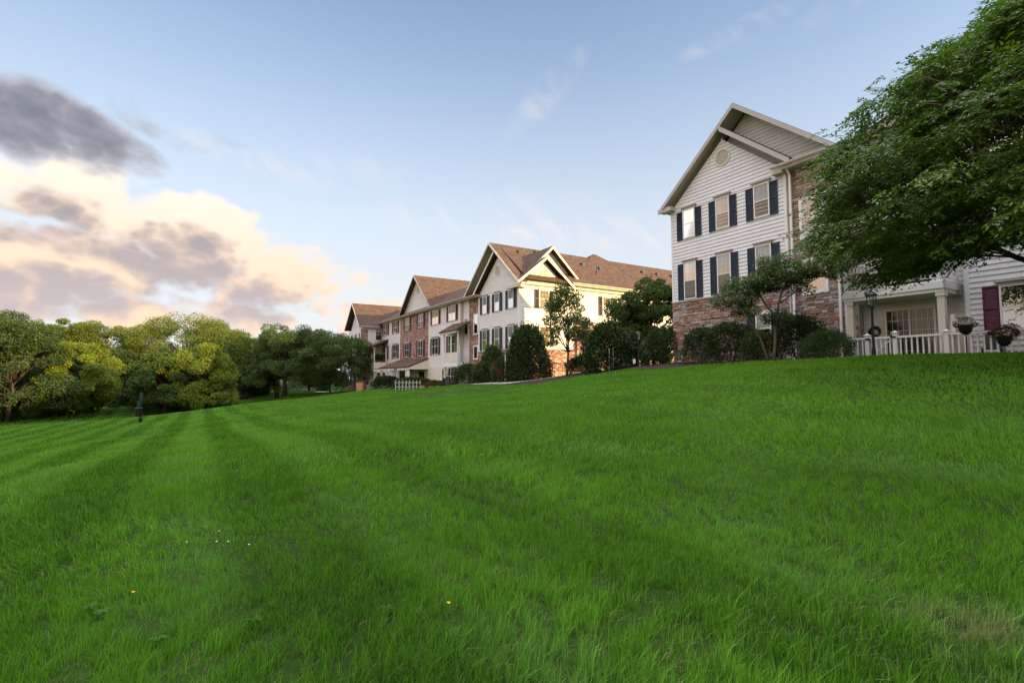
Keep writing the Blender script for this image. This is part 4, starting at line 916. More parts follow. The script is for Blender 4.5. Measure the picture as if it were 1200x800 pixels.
# ------------------------------------------------------------------ planting
class Leaves:
    """leaf faces gathered for one crown"""
    def __init__(s): s.P = []; s.A = []; s.B = []; s.L = []; s.W = []; s.T = []
    def add(s, p, axis, side_, ln, wd, tone): s.P.append(p); s.A.append(axis); s.B.append(side_); s.L.append(ln); s.W.append(wd); s.T.append(tone)
    def build(s, name, mat, parent, fold=False):
        P = np.concatenate(s.P); A = np.concatenate(s.A); B = np.concatenate(s.B); L = np.concatenate(s.L)[:, None]; W = np.concatenate(s.W)[:, None]; T = np.concatenate(s.T)
        A = A/np.linalg.norm(A, axis=1, keepdims=True); B = B-A*np.sum(A*B, 1, keepdims=True); B = B/np.maximum(np.linalg.norm(B, axis=1, keepdims=True), 1e-6)
        Nn = np.cross(A, B); n = len(P)
        if fold:
            v = np.stack([P, P+A*L*.45-B*W*.5+Nn*W*.18, P+A*L, P+A*L*.45+B*W*.5+Nn*W*.18], 1)
            V = v.reshape(-1, 3); b = np.arange(n)*4; F = np.stack([np.stack([b, b+1, b+2], -1), np.stack([b, b+2, b+3], -1)], 1).reshape(-1, 3); T = np.repeat(T, 2)
        else:
            v = np.stack([P, P+A*L*.5-B*W*.5, P+A*L, P+A*L*.5+B*W*.5], 1); V = v.reshape(-1, 3); b = np.arange(n)*4; F = np.stack([b, b+1, b+2, b+3], -1)
        return fast_mesh(name, V, F, mat, [('tone', np.clip(T, 0, 1))], parent)
def unit(n, r):
    v = r.standard_normal((n, 3)); return v/np.linalg.norm(v, axis=1, keepdims=True)
def clump_leaves(lv, c, rad, n, ln, r, up=.5, tone=.5, flat=.7):
    """n leaves through a clump, denser to its skin, tilted like foliage"""
    d = unit(n, r); q = rad*np.cbrt(r.uniform(.12, 1, n))[:, None]*d; q[:, 2] *= flat
    a = d*.6+unit(n, r)*.8; a[:, 2] -= .25
    nb = unit(n, r)
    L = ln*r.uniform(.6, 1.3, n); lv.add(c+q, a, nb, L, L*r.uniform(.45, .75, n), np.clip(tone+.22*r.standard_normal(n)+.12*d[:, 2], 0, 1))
def limb(mb, a, b, r0, r1, r, bend=.15, n=5, seg=7):
    a = np.array(a); b = np.array(b); L = np.linalg.norm(b-a); off = r.standard_normal(3)*L*bend*.5
    pts = [a+(b-a)*t+off*math.sin(math.pi*t)+np.array([0, 0, L*.08*math.sin(math.pi*t)]) for t in np.linspace(0, 1, n)]
    mb.tube([tuple(p) for p in pts], list(np.linspace(r0, r1, n)), seg); return pts
def tree(name, x, y, H, rad, label, group, mat, seed, cat='tree', base=.22, shape='round', clumps=46, per=260, leaf=.26, trunk=.20, bark='bark', stems=1, skew=(0, 0), gap=1.0, z=None):
    """tapered trunk with limbs to leaf clumps; the crown is an uneven cloud of clumps with gaps"""
    r = np.random.default_rng(seed); zb = (G(x, y) if z is None else z)-.06
    root = empty(name, (x, y, zb), 0, label, cat, group)
    cb = H*base; ch = H-cb; cen = []
    lobes = unit(5, r); la = r.uniform(.15, .65, 5)
    for k in range(clumps):
        d = unit(1, r)[0]; q = r.uniform(.45, 1.0)**.5
        t = (d[2]*q+1)/2                                             # 0 bottom .. 1 top
        if shape == 'round': prof = math.sqrt(max(0, 1-(2*t-1)**2))*(1.12-.25*t)
        elif shape == 'cone': prof = (1-t)**.75*1.15+.08
        elif shape == 'egg': prof = math.sqrt(max(0, 1-(2*t-.85)**2/1.3))*(1.1-.55*t)
        elif shape == 'low': prof = math.sqrt(max(0, 1-t**2))
        h2 = d[:2]/max(1e-6, np.linalg.norm(d[:2])); bump = 1+sum(a*max(0, float(np.dot(l, d)))**3 for l, a in zip(lobes, la))-.18
        rr_ = rad*prof*q*bump
        cen.append(np.array([h2[0]*rr_+skew[0]*t, h2[1]*rr_+skew[1]*t, cb+ch*(.06+.88*t)*(.97+.06*r.random())]))
    tr = MB(); top = np.array([skew[0]*.6, skew[1]*.6, cb+ch*.72])
    for s in range(stems):
        off = np.array([0, 0, 0.]) if stems == 1 else np.array([math.cos(s*2.4)*.3, math.sin(s*2.4)*.3, 0])
        tp = top+off*3; pts = limb(tr, off*.25, tp, trunk*(1 if stems == 1 else .7), trunk*.22, r, .05, 8, 9)
        tr.tube([tuple(off*.25+np.array([0, 0, -.1])), tuple(off*.25+np.array([0, 0, .25]))], [trunk*1.35, trunk*.95], 9)
        for c in cen[s::stems][:max(8, clumps//2)]:
            k = int(np.clip((c[2]*.62-cb*.2)/max(.1, tp[2])*7, 2, 6)); limb(tr, pts[k], c, trunk*(.36-.03*k), .02, r, .2, 5, 5)
    tr.build('trunk', M[bark], root, smooth=True)
    lv = Leaves()
    for c in cen:
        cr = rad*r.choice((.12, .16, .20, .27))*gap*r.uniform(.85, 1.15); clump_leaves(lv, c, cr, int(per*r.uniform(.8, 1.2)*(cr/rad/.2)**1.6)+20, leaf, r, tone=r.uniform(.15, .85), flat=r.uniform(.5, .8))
    lv.build('crown', M[mat], root); return root
def shrub(name, x, y, H, rx, ry, label, group, mat, seed, n=2600, leaf=.07, rz=0., cat='shrub', z=None, top='round', stems=True):
    r = np.random.default_rng(seed); zb = (G(x, y) if z is None else z)-.04
    root = empty(name, (x, y, zb), rz, label, cat, group)
    lv = Leaves(); d = unit(n, r); d[:, 2] = np.abs(d[:, 2])*1.05-.05
    q = r.uniform(.55, 1.0, n)**.45
    az_ = np.arctan2(d[:, 1], d[:, 0]); lump = 1+.10*np.sin(az_*3+seed)+.08*np.sin(az_*7+d[:, 2]*5+seed*2)+.07*np.sin(d[:, 2]*9+az_*2+seed)
    tw = r.random(n) < .10; q[tw] *= r.uniform(1.03, 1.16, tw.sum())
    pw = .62 if top == 'flat' else .85
    P = np.stack([d[:, 0]*rx*lump*q, d[:, 1]*ry*lump*q, np.sign(d[:, 2])*np.abs(d[:, 2])**pw*H*q*(.92+.08*lump)+.06*H], -1)
    a = d*.8+unit(n, r)*.9; L = leaf*r.uniform(.6, 1.4, n)
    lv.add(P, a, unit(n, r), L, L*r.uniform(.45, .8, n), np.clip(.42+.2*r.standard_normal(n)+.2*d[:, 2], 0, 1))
    lv.build('foliage', M[mat], root)
    if stems:
        m = MB()
        for k in range(7):
            t = k*.9+seed; limb(m, (.08*math.cos(t), .08*math.sin(t), -.05), (rx*.6*math.cos(t), ry*.6*math.sin(t), H*.65), .025, .008, r, .1, 4, 5)
        m.build('stem', M['bark'], root)
    return root
def pxy(px, Y): return ((px-600)/600*Y, Y)
# ---- the big tree at the right edge
def near_tree():
    r = np.random.default_rng(21); x0, y0 = 12.75, 10.4; zb = G(x0, y0)-.08
    root = empty('shade_tree', (x0, y0, zb), 0, 'broad leafy green shade tree whose low branches overhang the white porch', 'tree')
    tr = MB(); tr.tube([(0,0,-.1), (0,0,.3), (-.03,.02,.8), (-.08,.0,1.25)], [.30, .22, .19, .20], 12)
    lv = Leaves(); tips = []
    def env(z):                                                       # crown radius at a height
        return np.interp(z, [1.7, 2.0, 2.6, 3.6, 4.9, 5.8, 6.5, 7.2, 8.0, 8.6], [2.5, 4.7, 5.35, 5.45, 5.1, 4.5, 3.6, 2.6, 1.4, .2])
    for k in range(13):                                               # main limbs, vase shaped
        t = k*2.399+.4; zt = r.uniform(3.6, 7.6); rt = env(zt)*r.uniform(.62, .82)
        e = np.array([math.cos(t)*rt, math.sin(t)*rt, zt]); s = np.array([-.08, 0, 1.15])
        pts = [s+(e-s)*q+np.array([math.cos(t), math.sin(t), 0])*(-.5*math.sin(math.pi*q))+np.array([0, 0, .5*math.sin(math.pi*q)])+r.standard_normal(3)*.06 for q in np.linspace(0, 1, 8)]
        tr.tube([tuple(p) for p in pts], list(np.linspace(.12, .025, 8)), 8); tips.append(pts)
    for t, zt, rt in ((3.30, 3.2, 4.6), (3.75, 2.9, 4.2), (2.9, 2.9, 4.6), (3.5, 4.3, 4.6), (4.3, 3.0, 4.2)):   # low limbs towards the lawn and the house
        e = np.array([math.cos(t)*rt, math.sin(t)*rt, zt]); s = np.array([-.06, 0, 1.0])
        pts = [s+(e-s)*q+np.array([0, 0, .45*math.sin(math.pi*q)])+r.standard_normal(3)*.05 for q in np.linspace(0, 1, 8)]
        tr.tube([tuple(p) for p in pts], list(np.linspace(.085, .018, 8)), 8); tips.append(pts)
    def inside(p):                                                    # the crown's own uneven outline
        Y = p[1]+y0; px = 600+600*(p[0]+x0)/Y; row = 441-600*(p[2]+zb)/Y
        wob = 17*math.sin(row*.083+1)+11*math.sin(row*.17+px*.03)
        lo = np.interp(px, [930, 985, 1010, 1060, 1080, 1115, 1150, 1200, 1300], [318, 326, 338, 332, 316, 304, 292, 285, 285])+.7*wob
        lf = np.interp(row, [0, 12, 62, 78, 112, 165, 205, 260, 300, 340], [1172, 1160, 1092, 1048, 1000, 958, 946, 950, 944, 985])+.9*wob
        return row < lo and px > lf+6
    allp = np.array([p for pts in tips for p in pts[1:]]); bc = []
    boughs = 0; want = 440; tries = 0
    while boughs < want and tries < 6000:
        tries += 1
        z = r.uniform(1.9, 8.5); t = r.uniform(0, 2*math.pi)
        if r.random() < .6: t = r.uniform(2.2, 5.0)                       # fuller towards the lawn
        q = math.sqrt(r.uniform(.22, 1.0)); Rb = env(z)*q*1.05; out = np.array([math.cos(t), math.sin(t), 0.]); tang = np.array([-out[1], out[0], 0.])
        c = out*Rb+np.array([0, 0, z])
        if not inside(c+out*.2): continue
        boughs += 1; ra = r.uniform(.45, .85); slope = -r.uniform(.05, .45); tone = r.uniform(.2, .75)
        bc.append(c); nb = allp[np.argmin(np.linalg.norm(allp-(c-out*.5), axis=1))]; limb(tr, nb, c+out*ra*.6+np.array([0, 0, slope*ra*.5]), .024, .004, r, .06, 5, 5)
        for k in range(24):
            a, b2 = r.normal(0, .5), r.normal(0, .55); p = c+out*a*ra+tang*b2*ra*1.15+np.array([0, 0, slope*a*ra+r.normal(0, .07)-.10*b2*b2*ra])
            if not inside(p) and r.random() < (.93 if p[2] < 3.2 else .78): continue
            ln = r.uniform(.26, .48); d = out*.8+tang*(b2*.9)+r.standard_normal(3)*.35; d[2] += slope*.8-.15; d /= np.linalg.norm(d)
            for j in range(3):
                sd = np.cross(d, [0, 0, 1.]); sd /= max(1e-6, np.linalg.norm(sd)); dd = d+sd*(j-1)*.65+np.array([0, 0, r.uniform(-.25, .1)]); dd /= np.linalg.norm(dd); L2 = ln*(1.15 if j == 1 else .85); m = 9
                tt = np.linspace(.05, 1, m); pos = p+dd[None]*L2*tt[:, None]+np.stack([0*tt, 0*tt, -.22*tt**2*L2], -1)+r.standard_normal((m, 3))*.012
                s2 = np.cross(dd, [0, 0, 1.]); s2 /= max(1e-6, np.linalg.norm(s2)); alt = np.where(np.arange(m) % 2, 1., -1.)[:, None]
                ax = dd[None]*.7+s2[None]*alt*.8+r.standard_normal((m, 3))*.2; ax[:, 2] -= .30
                L = .10*r.uniform(.7, 1.3, m); lv.add(pos, ax, np.cross(ax, np.array([0, 0, 1.])+r.standard_normal((m, 3))*.3), L, L*r.uniform(.38, .5, m), np.clip(tone+.16*r.standard_normal(m), 0, 1))
    sprigs = 0; tries = 0
    while sprigs < 85 and tries < 20000:                              # shoots standing out of the crown
        tries += 1; z = r.uniform(2.4, 8.6); t = r.uniform(1.7, 5.2); Rb = env(z)*r.uniform(.6, 1.1); p = np.array([math.cos(t)*Rb, math.sin(t)*Rb, z])
        if not inside(p) or inside(p+np.array([-.22, 0, .22])): continue
        sprigs += 1; d = np.array([-.7, r.uniform(-.4, .4), r.uniform(.0, .75)]); d /= np.linalg.norm(d); ln = r.uniform(.3, .62); p = p-d*.25; m = int(ln*34)
        nb = min(bc, key=lambda q: np.linalg.norm(q-p)); tr.tube([tuple(nb), tuple(p), tuple(p+d*ln*.6), tuple(p+d*ln+np.array([0, 0, -.04]))], [.008, .006, .004, .002], 4)
        tt = np.linspace(.15, 1, m); pos = p+d[None]*ln*tt[:, None]+np.stack([0*tt, 0*tt, -.05*tt**2], -1); s2 = np.cross(d, [0, 0, 1.]); s2 /= max(1e-6, np.linalg.norm(s2)); alt = np.where(np.arange(m) % 2, 1., -1.)[:, None]
        ax = d[None]*.6+s2[None]*alt*.7+r.standard_normal((m, 3))*.2; ax[:, 2] -= .35; L = .10*r.uniform(.7, 1.2, m); lv.add(pos, ax, np.cross(ax, np.array([0, 0, 1.])+r.standard_normal((m, 3))*.3), L, L*.42, np.clip(.55+.15*r.standard_normal(m), 0, 1))
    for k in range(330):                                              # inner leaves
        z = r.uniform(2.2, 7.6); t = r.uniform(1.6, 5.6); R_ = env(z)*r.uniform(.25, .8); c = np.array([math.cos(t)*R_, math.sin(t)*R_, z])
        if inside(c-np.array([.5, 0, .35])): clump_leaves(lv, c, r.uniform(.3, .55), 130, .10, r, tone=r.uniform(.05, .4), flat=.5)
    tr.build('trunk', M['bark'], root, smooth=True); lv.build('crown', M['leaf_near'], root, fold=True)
near_tree()
# ---- small many-stemmed tree before the stone wall
def dogwood():
    r = np.random.default_rng(5); x0, y0 = pxy(904, 19.2); zb = G(x0, y0)-.05
    root = empty('ornamental_tree', (x0, y0, zb), 0, 'small two stemmed tree with layered leaves before the stone wall', 'tree'); tr = MB(); lv = Leaves()
    # axes: x right, z up; the stems part at the ground
    A = [(-.08,0,-.05), (-.35,.05,.9), (-.75,.1,1.75), (-1.05,.1,2.3), (-1.45,.0,2.75)]; B = [(.08,0,-.05), (.14,-.05,.9), (.18,-.05,1.7), (.45,0,2.6), (.85,.05,3.3), (1.3,.1,3.75)]
    Cc = [(.18,-.05,1.7), (-.1,.3,2.4), (-.3,.5,3.1)]; D = [(.3,0,2.2), (1.2,-.3,2.9), (2.1,-.3,3.4)]
    tr.tube(A, [.046, .036, .03, .022, .01], 8); tr.tube(B, [.06, .048, .042, .032, .022, .01], 8); tr.tube(Cc, [.04, .03, .012], 6); tr.tube(D, [.03, .02, .01], 6)
    H_ = [np.array(p) for P_ in (A[2:], B[3:], Cc, D) for p in P_]
    # flat tiers: centre, half width x/y, thickness, leaves
    for (cx, cy, cz, rx, ry, rz, n) in ((-1.35,.0,2.45,.85,.8,.26,900), (-.7,.2,2.95,1.0,.9,.26,1200), (-1.0,-.2,1.95,.55,.5,.16,350), (.1,.1,3.15,1.05,.9,.25,1200), (.9,.0,3.45,1.1,.8,.25,1200), (1.9,-.2,3.55,1.0,.7,.24,1000), (.6,.3,3.9,.8,.6,.18,450), (.1,-.3,1.72,.6,.5,.16,420), (-.1,.1,3.75,.35,.4,.3,200), (2.6,-.2,3.75,.6,.5,.2,400), (1.3,.2,2.9,.55,.5,.15,260)):
        n = int(n*3.2); d = unit(n, r); q = np.cbrt(r.uniform(.05, 1, n))[:, None]; P = np.array([cx,cy,cz])+d*q*np.array([rx,ry,rz*1.55]); P[:, 2] -= .18*((P[:, 0]-cx)/rx)**2*rz; P[:, 2] += .10*np.sin(P[:, 0]*5+cz*3)*np.cos(P[:, 1]*4)
        a = d*np.array([1,1,.2])+unit(n, r)*.6; a[:, 2] -= .25; L = .085*r.uniform(.7, 1.3, n)
        lv.add(P, a, np.cross(a, np.array([0,0,1.])+unit(n, r)*.5), L, L*.5, np.clip(.45+.2*r.standard_normal(n)+.15*d[:, 2], 0, 1))
        c = np.array([cx,cy,cz]); s = min(H_, key=lambda p: np.linalg.norm(p-c)); limb(tr, s, c+np.array([.2*rx,0,0]), .018, .006, r, .1, 4, 5); limb(tr, s, c-np.array([.5*rx,.2,0]), .014, .005, r, .1, 4, 5)
    tr.build('trunk', M['bark_pale'], root, smooth=True); lv.build('crown', M['leaf_mid'], root, fold=True)
dogwood()
WOOD = 'trees at the edge of the wood'
for k, (px, Y, top, rad, mat, shape, label) in enumerate([
    (14, 50, 366, 5.6, 'leaf_dark', 'round', 'dark leafy tree filling the left edge of the lawn'),
    (62, 66, 366, 4.6, 'leaf_olive', 'egg', 'olive treetop rising behind the dark tree at the left edge'),
    (98, 54.5, 394, 3.6, 'leaf_gold_lit', 'round', 'bright golden green tree glowing beside the dark left edge tree'),
    (118, 70, 371, 5.0, 'leaf_olive', 'round', 'olive green tree with rounded top behind the golden tree'),
    (150, 67, 402, 4.0, 'leaf_dark', 'round', 'low dark tree between the golden tree and the broad tree'),
    (216, 76, 366, 7.6, 'leaf_olive', 'round', 'broadest olive tree with the widest spreading crown of the wood'),
    (196, 60.5, 402, 3.6, 'leaf_mid', 'egg', 'dull green tree with forked trunk standing before the broad tree'),
    (243, 62, 400, 4.1, 'leaf_gold_lit', 'egg', 'yellow green tree with clumped leaves beside the forked trunk tree'),
    (272, 78, 384, 4.6, 'leaf_olive', 'round', 'mid height olive tree to the right of the broad tree'),
    (300, 82, 392, 4.0, 'leaf_olive', 'egg', 'thin olive tree just left of the tall dark lawn tree'),
    (292, 74, 428, 3.2, 'leaf_dark', 'round', 'low shadowed tree below the thin olive tree'),
    (170, 84, 398, 5.0, 'leaf_olive', 'round', 'far olive tree in the dip of the treeline'),
    (-40, 56, 352, 6.5, 'leaf_dark', 'round', 'dark tree just beyond the left edge tree'),
    (35, 78, 372, 6.0, 'leaf_olive', 'round', 'far olive crown behind the left edge trees')]):
    x, y = pxy(px, Y); zb = G(x, y); H = (441-top)/600*Y-zb
    tree('woodland_tree', x, y, H, rad, label, WOOD, mat, 40+k, shape=shape, base=.03 if 'olive' not in mat else .12, clumps=150 if rad > 5 else 115, per=600 if rad > 5 else 540, leaf=.185, trunk=.22, stems=2 if 'forked' in label else 1)
for k, (px, Y, top, rad, mat, shape, label, st) in enumerate([
    (335, 71, 374, 5.0, 'leaf_mid', 'egg', 'tall dark green tree with stout trunk on the far lawn', .34),
    (388, 69, 384, 4.6, 'leaf_mid', 'round', 'rounded green tree with slim pale trunk beside the farthest house', .12),
    (363, 84, 392, 4.0, 'leaf_dark', 'round', 'dark tree behind and between the two far lawn trees', .2)]):
    x, y = pxy(px, Y); zb = G(x, y); H = (441-top)/600*Y-zb
    tree('lawn_tree', x, y, H, rad, label, 'trees on the far lawn', mat, 80+k, shape=shape, base=.12, clumps=150, per=560, leaf=.165, trunk=st)
# the wood goes on past the left of the picture, mirrored in the windows
r_ = np.random.default_rng(77); lv_ = Leaves()
for k in range(420):
    yy = r_.uniform(-45, 34); xx = -72+r_.normal(0, 3)+.12*yy; zz = gz(xx, yy)+r_.uniform(.2, 9.5+2*math.sin(yy*.23)); clump_leaves(lv_, np.array([xx, yy, float(zz)]), r_.uniform(1.2, 2.4), 60, .8, r_, tone=r_.uniform(.2, .7))
wd_ = lv_.build('woodland', M['leaf_dark'], None); tag(wd_, 'dark wood continuing along the lawn past the left edge', 'wood', kind='stuff')
# undergrowth along the wood
UG = 'undergrowth along the wood edge'
for k, (px, Y, H, rx, mat, label) in enumerate([(8, 53, 3.2, 3.2, 'leaf_mid', 'pale leafy bush at the left end of the wood edge'), (45, 55, 2.2, 3.0, 'leaf_dark', 'low dark bush under the left edge tree'), (84, 57, 1.8, 3.0, 'leaf_mid', 'green bush at the foot of the golden tree'),
    (130, 62, 2.6, 3.6, 'leaf_dark', 'wide dark thicket right of the golden tree'), (160, 63, 2.2, 2.6, 'leaf_dark', 'dark bush behind the pet waste station'), (222, 67, 2.0, 3.2, 'leaf_dark', 'low dark bush under the yellow green tree'), (262, 71, 2.4, 3.2, 'leaf_dark', 'dark bush right of the yellow green tree'), (292, 76, 2.4, 3.0, 'leaf_mid', 'mid green bush at the right end of the wood edge'), (312, 80, 2.2, 2.4, 'leaf_olive', 'olive bush behind the small black bin'), (360, 92, 2.6, 4.5, 'leaf_dark', 'dark bush behind the white rail fence'), (398, 84, 2.6, 3.4, 'leaf_dark', 'dark bush under the rounded green tree')]):
    x, y = pxy(px, Y); shrub('bush', x, y, H, rx, 1.6, label, UG, mat, 120+k, n=4200, leaf=.22, stems=False)
# ---- slim tree before the sunlit wall, and the big planting in the gap
x, y = pxy(664, 36.2); tree('young_tree', x, y, 6.9, 2.05, 'slim young tree with open crown before the sunlit wall', None, 'leaf_mid', 201, shape='egg', base=.24, clumps=78, per=95, leaf=.15, trunk=.085, gap=1.0)
for k, (px, Y, top, rad, shape, label) in enumerate([(767, 35.5, 316, 2.5, 'egg', 'tallest green tree in the gap against the white house corner'), (745, 36.5, 344, 1.7, 'egg', 'shorter green tree left of the tallest gap tree')]):
    x, y = pxy(px, Y); zb = G(x, y); tree('garden_tree', x, y, (441-top)/600*Y-zb, rad, label, 'trees in the gap between the houses', 'leaf_shrub' if k > 1 else 'leaf_mid', 210+k, shape=shape, base=.05, clumps=110, per=420, leaf=.13, trunk=.14)
SG = 'shrubs against the houses'
for k, (px, Y, H, rx, ry, mat, label, leaf, n) in enumerate([
    (713, 32.5, 3.1, 1.55, 1.5, 'leaf_shrub', 'big rounded shrub left of the garden lamp post', .12, 5200),
    (738, 33.5, 2.4, 1.3, 1.3, 'leaf_shrub', 'dark shrub behind the garden lamp post', .12, 3200),
    (783, 28.6, 2.0, 1.45, 1.0, 'leaf_shrub', 'loose shrub at the left corner of the stone wall', .10, 3600),
    (822, 26.0, 1.75, 1.0, .9, 'leaf_shrub', 'dark clipped shrub below the middle of the stone wall', .09, 3200),
    (856, 23.6, 1.80, 1.35, .9, 'leaf_shrub', 'wide dark clipped shrub left of the two stemmed tree', .09, 4600),
    (888, 21.8, 1.25, .75, .7, 'leaf_dark', 'low green shrub behind the two stemmed tree', .08, 2000),
    (937, 20.6, 1.75, 1.05, .85, 'leaf_shrub', 'dark rounded shrub at the foot of the downspout', .09, 4200),
    (971, 18.4, 1.05, .85, .8, 'leaf_box', 'bright clipped round boxwood beside the porch', .05, 5200),
    (618, 40.5, 4.3, 1.75, 1.6, 'leaf_shrub', 'tall dark pointed shrub at the corner of the gabled house', .14, 6200),
    (577, 42.5, 3.0, 1.15, 1.0, 'leaf_dark', 'upright green shrub left of the tall dark pointed shrub', .13, 2600),
    (548, 45.5, 1.9, 1.35, 1.0, 'leaf_rose', 'reddish flowering shrub beside the air conditioner', .12, 2600),
    (568, 42.0, 1.7, 1.0, .9, 'leaf_dark', 'low dark shrub below the upright green shrub', .12, 2000),
    (590, 40.5, 1.9, .9, .9, 'leaf_rose', 'loose reddish shrub right of the upright green shrub', .12, 2200),
    (683, 38.5, 1.3, 1.2, .8, 'leaf_shrub', 'low hedge shrub behind the slim young tree', .10, 2400),
    (453, 61.0, 1.35, 1.7, 1.0, 'leaf_shrub', 'low rounded hedge at the brick house porch', .14, 2400),
    (510, 53.5, 1.0, 1.0, .8, 'leaf_dark', 'small green shrub beside the white picket fence', .12, 1600),
    (483, 57.0, 1.2, 2.2, .7, 'leaf_dark', 'green hedge just behind the white picket fence', .13, 2600)]):
    x, y = pxy(px, Y); shrub('shrub', x, y, H, rx, ry, label, SG, mat, 300+k, n=int(n*(2.6 if Y < 30 else 3.4)), leaf=leaf*(.85 if Y < 30 else 1.), top='round' if H > 2.2 else 'flat')
# ---- mulch under the shrubs
def mulch(u0, u1, w0, w1, nu, nw):
    us = np.linspace(u0, u1, nu); ws = np.linspace(w0, w1, nw); UU, WW = np.meshgrid(us, ws, indexing='ij')
    WW = np.where(WW > w1-.01, WW+.25*np.sin(UU*1.3), WW); P = O2[None, None]+UU[..., None]*U2+WW[..., None]*N2
    Zm = gz(P[..., 0], P[..., 1])+.02+.02*np.sin(UU*9)*np.sin(WW*8); V = np.concatenate([P, Zm[..., None]], -1).reshape(-1, 3)
    i = np.arange(nu-1)[:, None]*nw; j = np.arange(nw-1)[None]; F = np.stack([i+j, i+nw+j, i+nw+j+1, i+j+1], -1).reshape(-1, 4)
    tag(fast_mesh('mulch_bed', V, F, M['mulch'], smooth=True), kind='structure')
mulch(-13.4, 9.2, .0, 2.68, 60, 12); mulch(-24.5, -15.2, .05, 2.6, 30, 10)
# ------------------------------------------------------------------ fence, lamps, garden things
def ground_thing(name, u, w, label, cat, group=None, dz=0., rz=ROTZ, z=None):
    p = fw(u, w); return empty(name, (p[0], p[1], (G(p[0], p[1]) if z is None else z)+dz), rz, label, cat, group)
def local(T0=None): return lambda a, b, c: (a, -c, b)
LT = local()
def porch_fence():
    f = ground_thing('picket_fence', 9.35, 1.25, 'white picket fence with a gate closing off the porch', 'fence', z=.52)
    def pk(a0, a1, nm='fence_panel', par=f, z0=0., top=.90):
        m = MB(); tbox(m, LT, a0, a1, top-.07, top, -.05, .05); tbox(m, LT, a0, a1, .10, .16, -.03, .03); n = max(2, round((a1-a0)/.155))
        for k in range(n): a = a0+(a1-a0)*(k+.5)/n; tbox(m, LT, a-.022, a+.022, z0, top-.07, -.02, .02)
        return m.build(nm, M['trim'], par)
    def post(a, top, wd=.13):
        m = MB(); tbox(m, LT, a-wd/2, a+wd/2, -.3, top, -wd/2, wd/2); tbox(m, LT, a-wd/2-.03, a+wd/2+.03, top, top+.035, -wd/2-.03, wd/2+.03)
        m.hexa([LT(a-wd/2,top+.035,-wd/2), LT(a+wd/2,top+.035,-wd/2), LT(a+wd/2,top+.035,wd/2), LT(a-wd/2,top+.035,wd/2), LT(a-.01,top+.09,-.01), LT(a+.01,top+.09,-.01), LT(a+.01,top+.09,.01), LT(a-.01,top+.09,.01)]); m.build('post', M['trim'], f)
    pk(.0, .66); post(.74, .96); post(1.62, 1.0); pk(1.70, 3.0); post(3.08, .94); pk(3.15, 10.5)
    g_ = pk(.83, 1.53, 'gate'); m = MB(); m.bar((.86,.0,.18), (1.50,.0,.80), .05, .03); m.build('brace', M['trim'], g_); m = MB(); tbox(m, LT, .70, .86, .80, .86, .066, .10); m.build('latch', M['black'], g_); m = MB(); tbox(m, LT, 1.50, 1.66, .84, .90, .066, .10); m.build('hinge', M['black'], g_)
porch_fence()
def lamp_post(u, w, label, H=2.25, rz=ROTZ, z=None, name='lamp_post'):
    r = ground_thing(name, u, w, label, 'lamp post', 'garden lamp posts by the houses', z=z)
    m = MB(); m.lathe([(.075,-.1), (.075,.06), (.06,.10), (.055,.35), (.04,.40), (.036,H-.62), (.055,H-.60), (.055,H-.55), (.03,H-.54)], 0, 0, 12); m.build('pole', M['black'], r, smooth=False)
    l = MB(); b, t = H-.54, H-.14
    for k in range(4):
        a0 = k*math.pi/2+math.pi/4; p = (math.cos(a0), math.sin(a0)); l.bar((p[0]*.09,p[1]*.09,b), (p[0]*.16,p[1]*.16,t), .018)
    l.lathe([(.10,b-.012), (.10,b+.012)], 0, 0, 4) ; l.lathe([(.20,t), (.20,t+.02), (.09,t+.11), (.03,t+.14), (.022,t+.2)], 0, 0, 8); lan = l.build('lantern', M['black'], r)
    g_ = MB()
    for k in range(4):
        a0 = k*math.pi/2+math.pi/4; a1 = a0+math.pi/2; g_.quad((math.cos(a0)*.085,math.sin(a0)*.085,b+.012), (math.cos(a1)*.085,math.sin(a1)*.085,b+.012), (math.cos(a1)*.155,math.sin(a1)*.155,t), (math.cos(a0)*.155,math.sin(a0)*.155,t))
    g_.build('pane', M['glass'], lan); q = MB(); q.lathe([(.012,b+.01), (.018,b+.12), (.014,b+.2)], 0, 0, 8); q.build('bulb', M['trim'], lan)
    return r
lamp_post(10.82, 2.5, 'black lamp post standing before the porch fence', 2.32)
p = uw(*pxy(748, 31.0)); lamp_post(float(p[0]), float(p[1]), 'black lamp post against the shrubs in the gap', 2.2)
p = uw(*pxy(463.5, 57.5)); lamp_post(float(p[0]), float(p[1]), 'black lamp post by the shed roofed porch of the brick house', 2.3)
# small garden sign and rods near the middle lamp
x, y = pxy(743.5, 30.6); s = empty('garden_sign', (x, y, G(x, y)), ROTZ, 'small white garden sign at the foot of a lamp post', 'sign')
m = MB(); m.box(-.012,.012,-.01,.01,-.1,.35); m.build('stake', M['black'], s); m = MB(); m.box(-.09,.09,-.02,-.011,.26,.52); m.build('panel', M['trim'], s)
for k, (px, Y, H, lb) in enumerate([(714, 31.2, 1.35, 'left one of two thin grey rods before the rounded shrub'), (718.5, 31.2, 1.35, 'right one of two thin grey rods before the rounded shrub'), (592, 39.8, 2.1, 'tall thin white rod between the shrubs at the gabled house')]):
    x, y = pxy(px, Y); m = MB(); m.tube([(0,0,-.1), (0,0,H*.5), (.01,0,H)], .02 if k < 2 else .03, 6); m.lathe([(.04,H), (.05,H+.03), (.02,H+.06)], 0, 0, 8)
    o = m.build('garden_rod', M['fascia'] if k < 2 else M['trim']); o.location = (x, y, G(x, y)); tag(o, lb, 'rod', 'thin rods in the beds')
